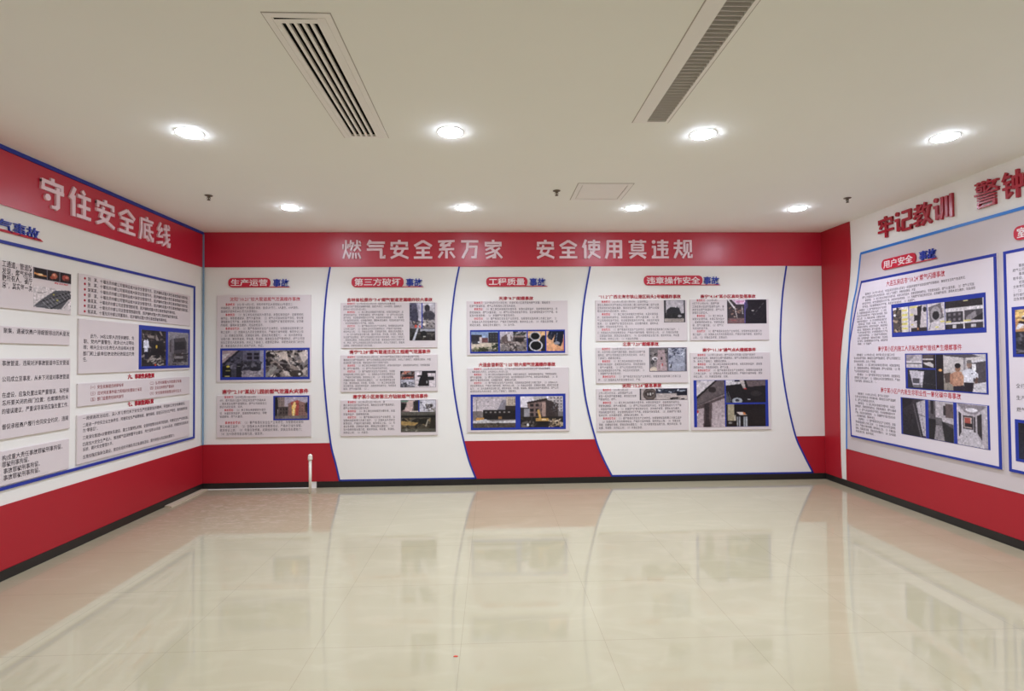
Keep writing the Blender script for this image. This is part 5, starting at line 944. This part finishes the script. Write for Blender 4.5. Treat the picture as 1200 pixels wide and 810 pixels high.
# ---------------------------------------------------------------- right wall boards
RG = 'blue bordered boards on the right wall'
D3 = 0.008
le = [(1012, 329.3), (1006.5, 355), (1000.2, 388.6), (997.8, 405), (996.6, 430), (996.8, 455), (998.2, 478.5), (999.8, 511)]
leu = smooth([uv('right', *p) for p in le], 5)
vt = (uv('right', 1012, 329.3)[1] + uv('right', 1170, 297)[1])/2; vb = (uv('right', 999.8, 511)[1] + uv('right', 1178, 551.6)[1])/2; ur = (uv('right', 1170, 297)[0] + uv('right', 1178, 551.6)[0])/2
leu = [(p[0], min(max(p[1], vb), vt)) for p in leu]; leu[0] = (leu[0][0], vt); leu[-1] = (leu[-1][0], vb)
def rline(x0, x1, ya, yb, h):
    a, b = uv('right', x0, ya), uv('right', x1, yb); v = (a[1]+b[1])/2
    return (a[0], v-h/2, b[0], v+h/2)
def rtext(t, tl, tr, br, bl, paras, ratio=0.72): block('right', t, quad('right', tl, tr, br, bl), paras, f+0.0008, ratio, M_INK, M_INK)
t = thing('information_board', P3('right', (leu[0][0]+ur)/2, vb, D3), 'white board with blue border and wavy left edge under the 用户安全 sign', 'board', RG)
f = D3+0.014
prism_obj('board_panel', 'right', [leu + [(ur, vb), (ur, vt)]], D3+EPS, f, M_BOARD2, t)
prism_obj('blue_border', 'right', [ribbon(leu, 0.018), ribbon([(leu[0][0], vt-0.012), (ur, vt-0.012)], 0.026), ribbon([(ur-0.013, vt-0.026), (ur-0.013, vb)], 0.026), ribbon([(leu[-1][0], vb+0.01), (ur-0.027, vb+0.01)], 0.022)], f-0.001, f+0.002, M_BLUE, t)
line_text('board_title', 'right', '大连瓦房店市“10.24”燃气闪爆事故', rline(1041, 1110, 332, 321, .062), f+0.0008, M_HEAD, t, 0.008, 0, 1)
rtext(t, (1013.5, 345.2), (1157, 321.4), (1158, 341), (1012, 359.4), [('事故概况', '2021年10月24日，大连瓦房店市居民小区发生一起因居民使用不当造成的燃气闪爆事故，' + INTRO, 2), ('事故原因', CAUSE, 3)])
rtext(t, (1009.5, 363.4), (1044.5, 360), (1045, 401.5), (1004, 403.8), [('经验教训', LESSON+CAUSE, 13)])
r_ = quad('right', (1046.6, 356.9), (1158, 342.8), (1159, 390), (1048.2, 394.9)); mt = mount('right', t, r_, f)
us = [uv('right', x, 372)[0] for x in (1049.2, 1067.4, 1068.2, 1088.8, 1089.8, 1110, 1110.8, 1156.4)]; hh = r_[3]-r_[1]
for k, fn in enumerate((p_yellow, p_valvearm, p_gasket, p_scenes)):
    ph('right', mt, (us[2*k], r_[1]+hh*.13, us[2*k+1], r_[3]-hh*.12), f, fn, ((20, 22, 22, 48)[k], 34))
line_text('board_title', 'right', '南宁某小区内施工人员私改燃气管线产生爆燃事件', rline(1031.2, 1130, 408.8, 407.2, .058), f+0.0008, M_HEAD, t, 0.008, 0, 1)
rtext(t, (1003.4, 415.8), (1061.5, 416.2), (1062, 449.4), (1003.2, 446.6), [('事故概况', '2019年8月20日，南宁某小区业主施工人员私自改动燃气管线，' + INTRO, 3), ('事故原因', CAUSE, 3), ('经验教训', LESSON, 3)])
r_ = quad('right', (1062.8, 414.2), (1160, 414), (1162, 463), (1064.4, 455)); mt = mount('right', t, r_, f)
us = [uv('right', x, 432)[0] for x in (1065, 1083.6, 1084.2, 1099.6, 1066.4, 1099.6, 1100, 1158.6)]; hh = r_[3]-r_[1]
ph('right', mt, (us[0], r_[3]-hh*.4, us[1], r_[3]-hh*.03), f, p_pipeA, (20, 16)); ph('right', mt, (us[2], r_[3]-hh*.4, us[3], r_[3]-hh*.03), f, p_pipeB, (18, 16))
ph('right', mt, (us[4], r_[1]+hh*.03, us[5], r_[3]-hh*.44), f, p_window, (36, 25)); ph('right', mt, (us[6], r_[1]+hh*.035, us[7], r_[3]-hh*.03), f, p_people, (62, 46))
line_text('board_title', 'right', '南宁某小区户内发生非职业性一氧化碳中毒事故', rline(1034.4, 1129, 456.8, 465.2, .058), f+0.0008, M_HEAD, t, 0.008, 0, 1)
rtext(t, (1004.4, 460.8), (1055, 466), (1056.6, 513.6), (1004.8, 506.4), [('事故概况', '2018年12月24日，南宁某小区用户在家中发生非职业性一氧化碳中毒，' + INTRO, 3), ('事故原因', CAUSE, 5), ('经验教训', LESSON, 5)])
r_ = quad('right', (1058, 465.2), (1162, 475.6), (1164, 528), (1059, 508.3)); mt = mount('right', t, r_, f)
us = [uv('right', x, 490)[0] for x in (1060.6, 1087.4, 1091.2, 1120.4, 1124.6, 1160.4)]
for k, fn in enumerate((p_kitchen, p_galley, p_corridor)):
    ph('right', mt, (us[2*k], r_[1]+0.004, us[2*k+1], r_[3]-0.004), f, fn, ((30, 32, 40)[k], 46))
# the second board, mostly beyond the right edge of the photo
ul2 = (uv('right', 1177.6, 295.6)[0] + uv('right', 1186.8, 553)[0])/2; ur2 = uv('right', 1285, 420)[0]
t, f = board('right', (ul2, vb, ur2, vt), D3, 'white board with blue border cut by the right edge of the photo', RG, 0.014, M_BOARD2)
rect_obj('blue_border', 'right', ring_rects((ul2, vb, ur2, vt), 0.024), f-0.001, f+0.002, M_BLUE, t)
q = uv('right', 1190.5, 340)[0]; q2_ = uv('right', 1270, 340)[0]
block('right', t, (q, uv('right', 1196, 350.5)[1], q2_, uv('right', 1196, 311.5)[1]), [('事故概况', INTRO, 2), ('事故原因', CAUSE, 2), ('经验教训', LESSON, 5)], f+0.0008, 0.8, M_INK, M_INK)
block('right', t, (q, uv('right', 1196, 480)[1], q2_, uv('right', 1196, 445.5)[1]), [('', '事故相关人员存在不安全行为，' + CAUSE, 2), ('', LESSON, 2), ('', '的安全管理' + INTRO, 2)], f+0.0008, 0.9, M_INK, M_INK)
for (ya, yb, fn) in ((359.5, 418.5, p_night), (491.5, 540.5, p_nightB)):
    x0 = uv('right', 1189.5, 390)[0]; r_ = (x0, uv('right', 1195, yb)[1], x0+0.9, uv('right', 1195, ya)[1])
    mt = mount('right', t, r_, f); ph('right', mt, (r_[0]+0.03, r_[1]+0.025, r_[2]-0.03, r_[3]-0.025), f, fn, (60, 44))
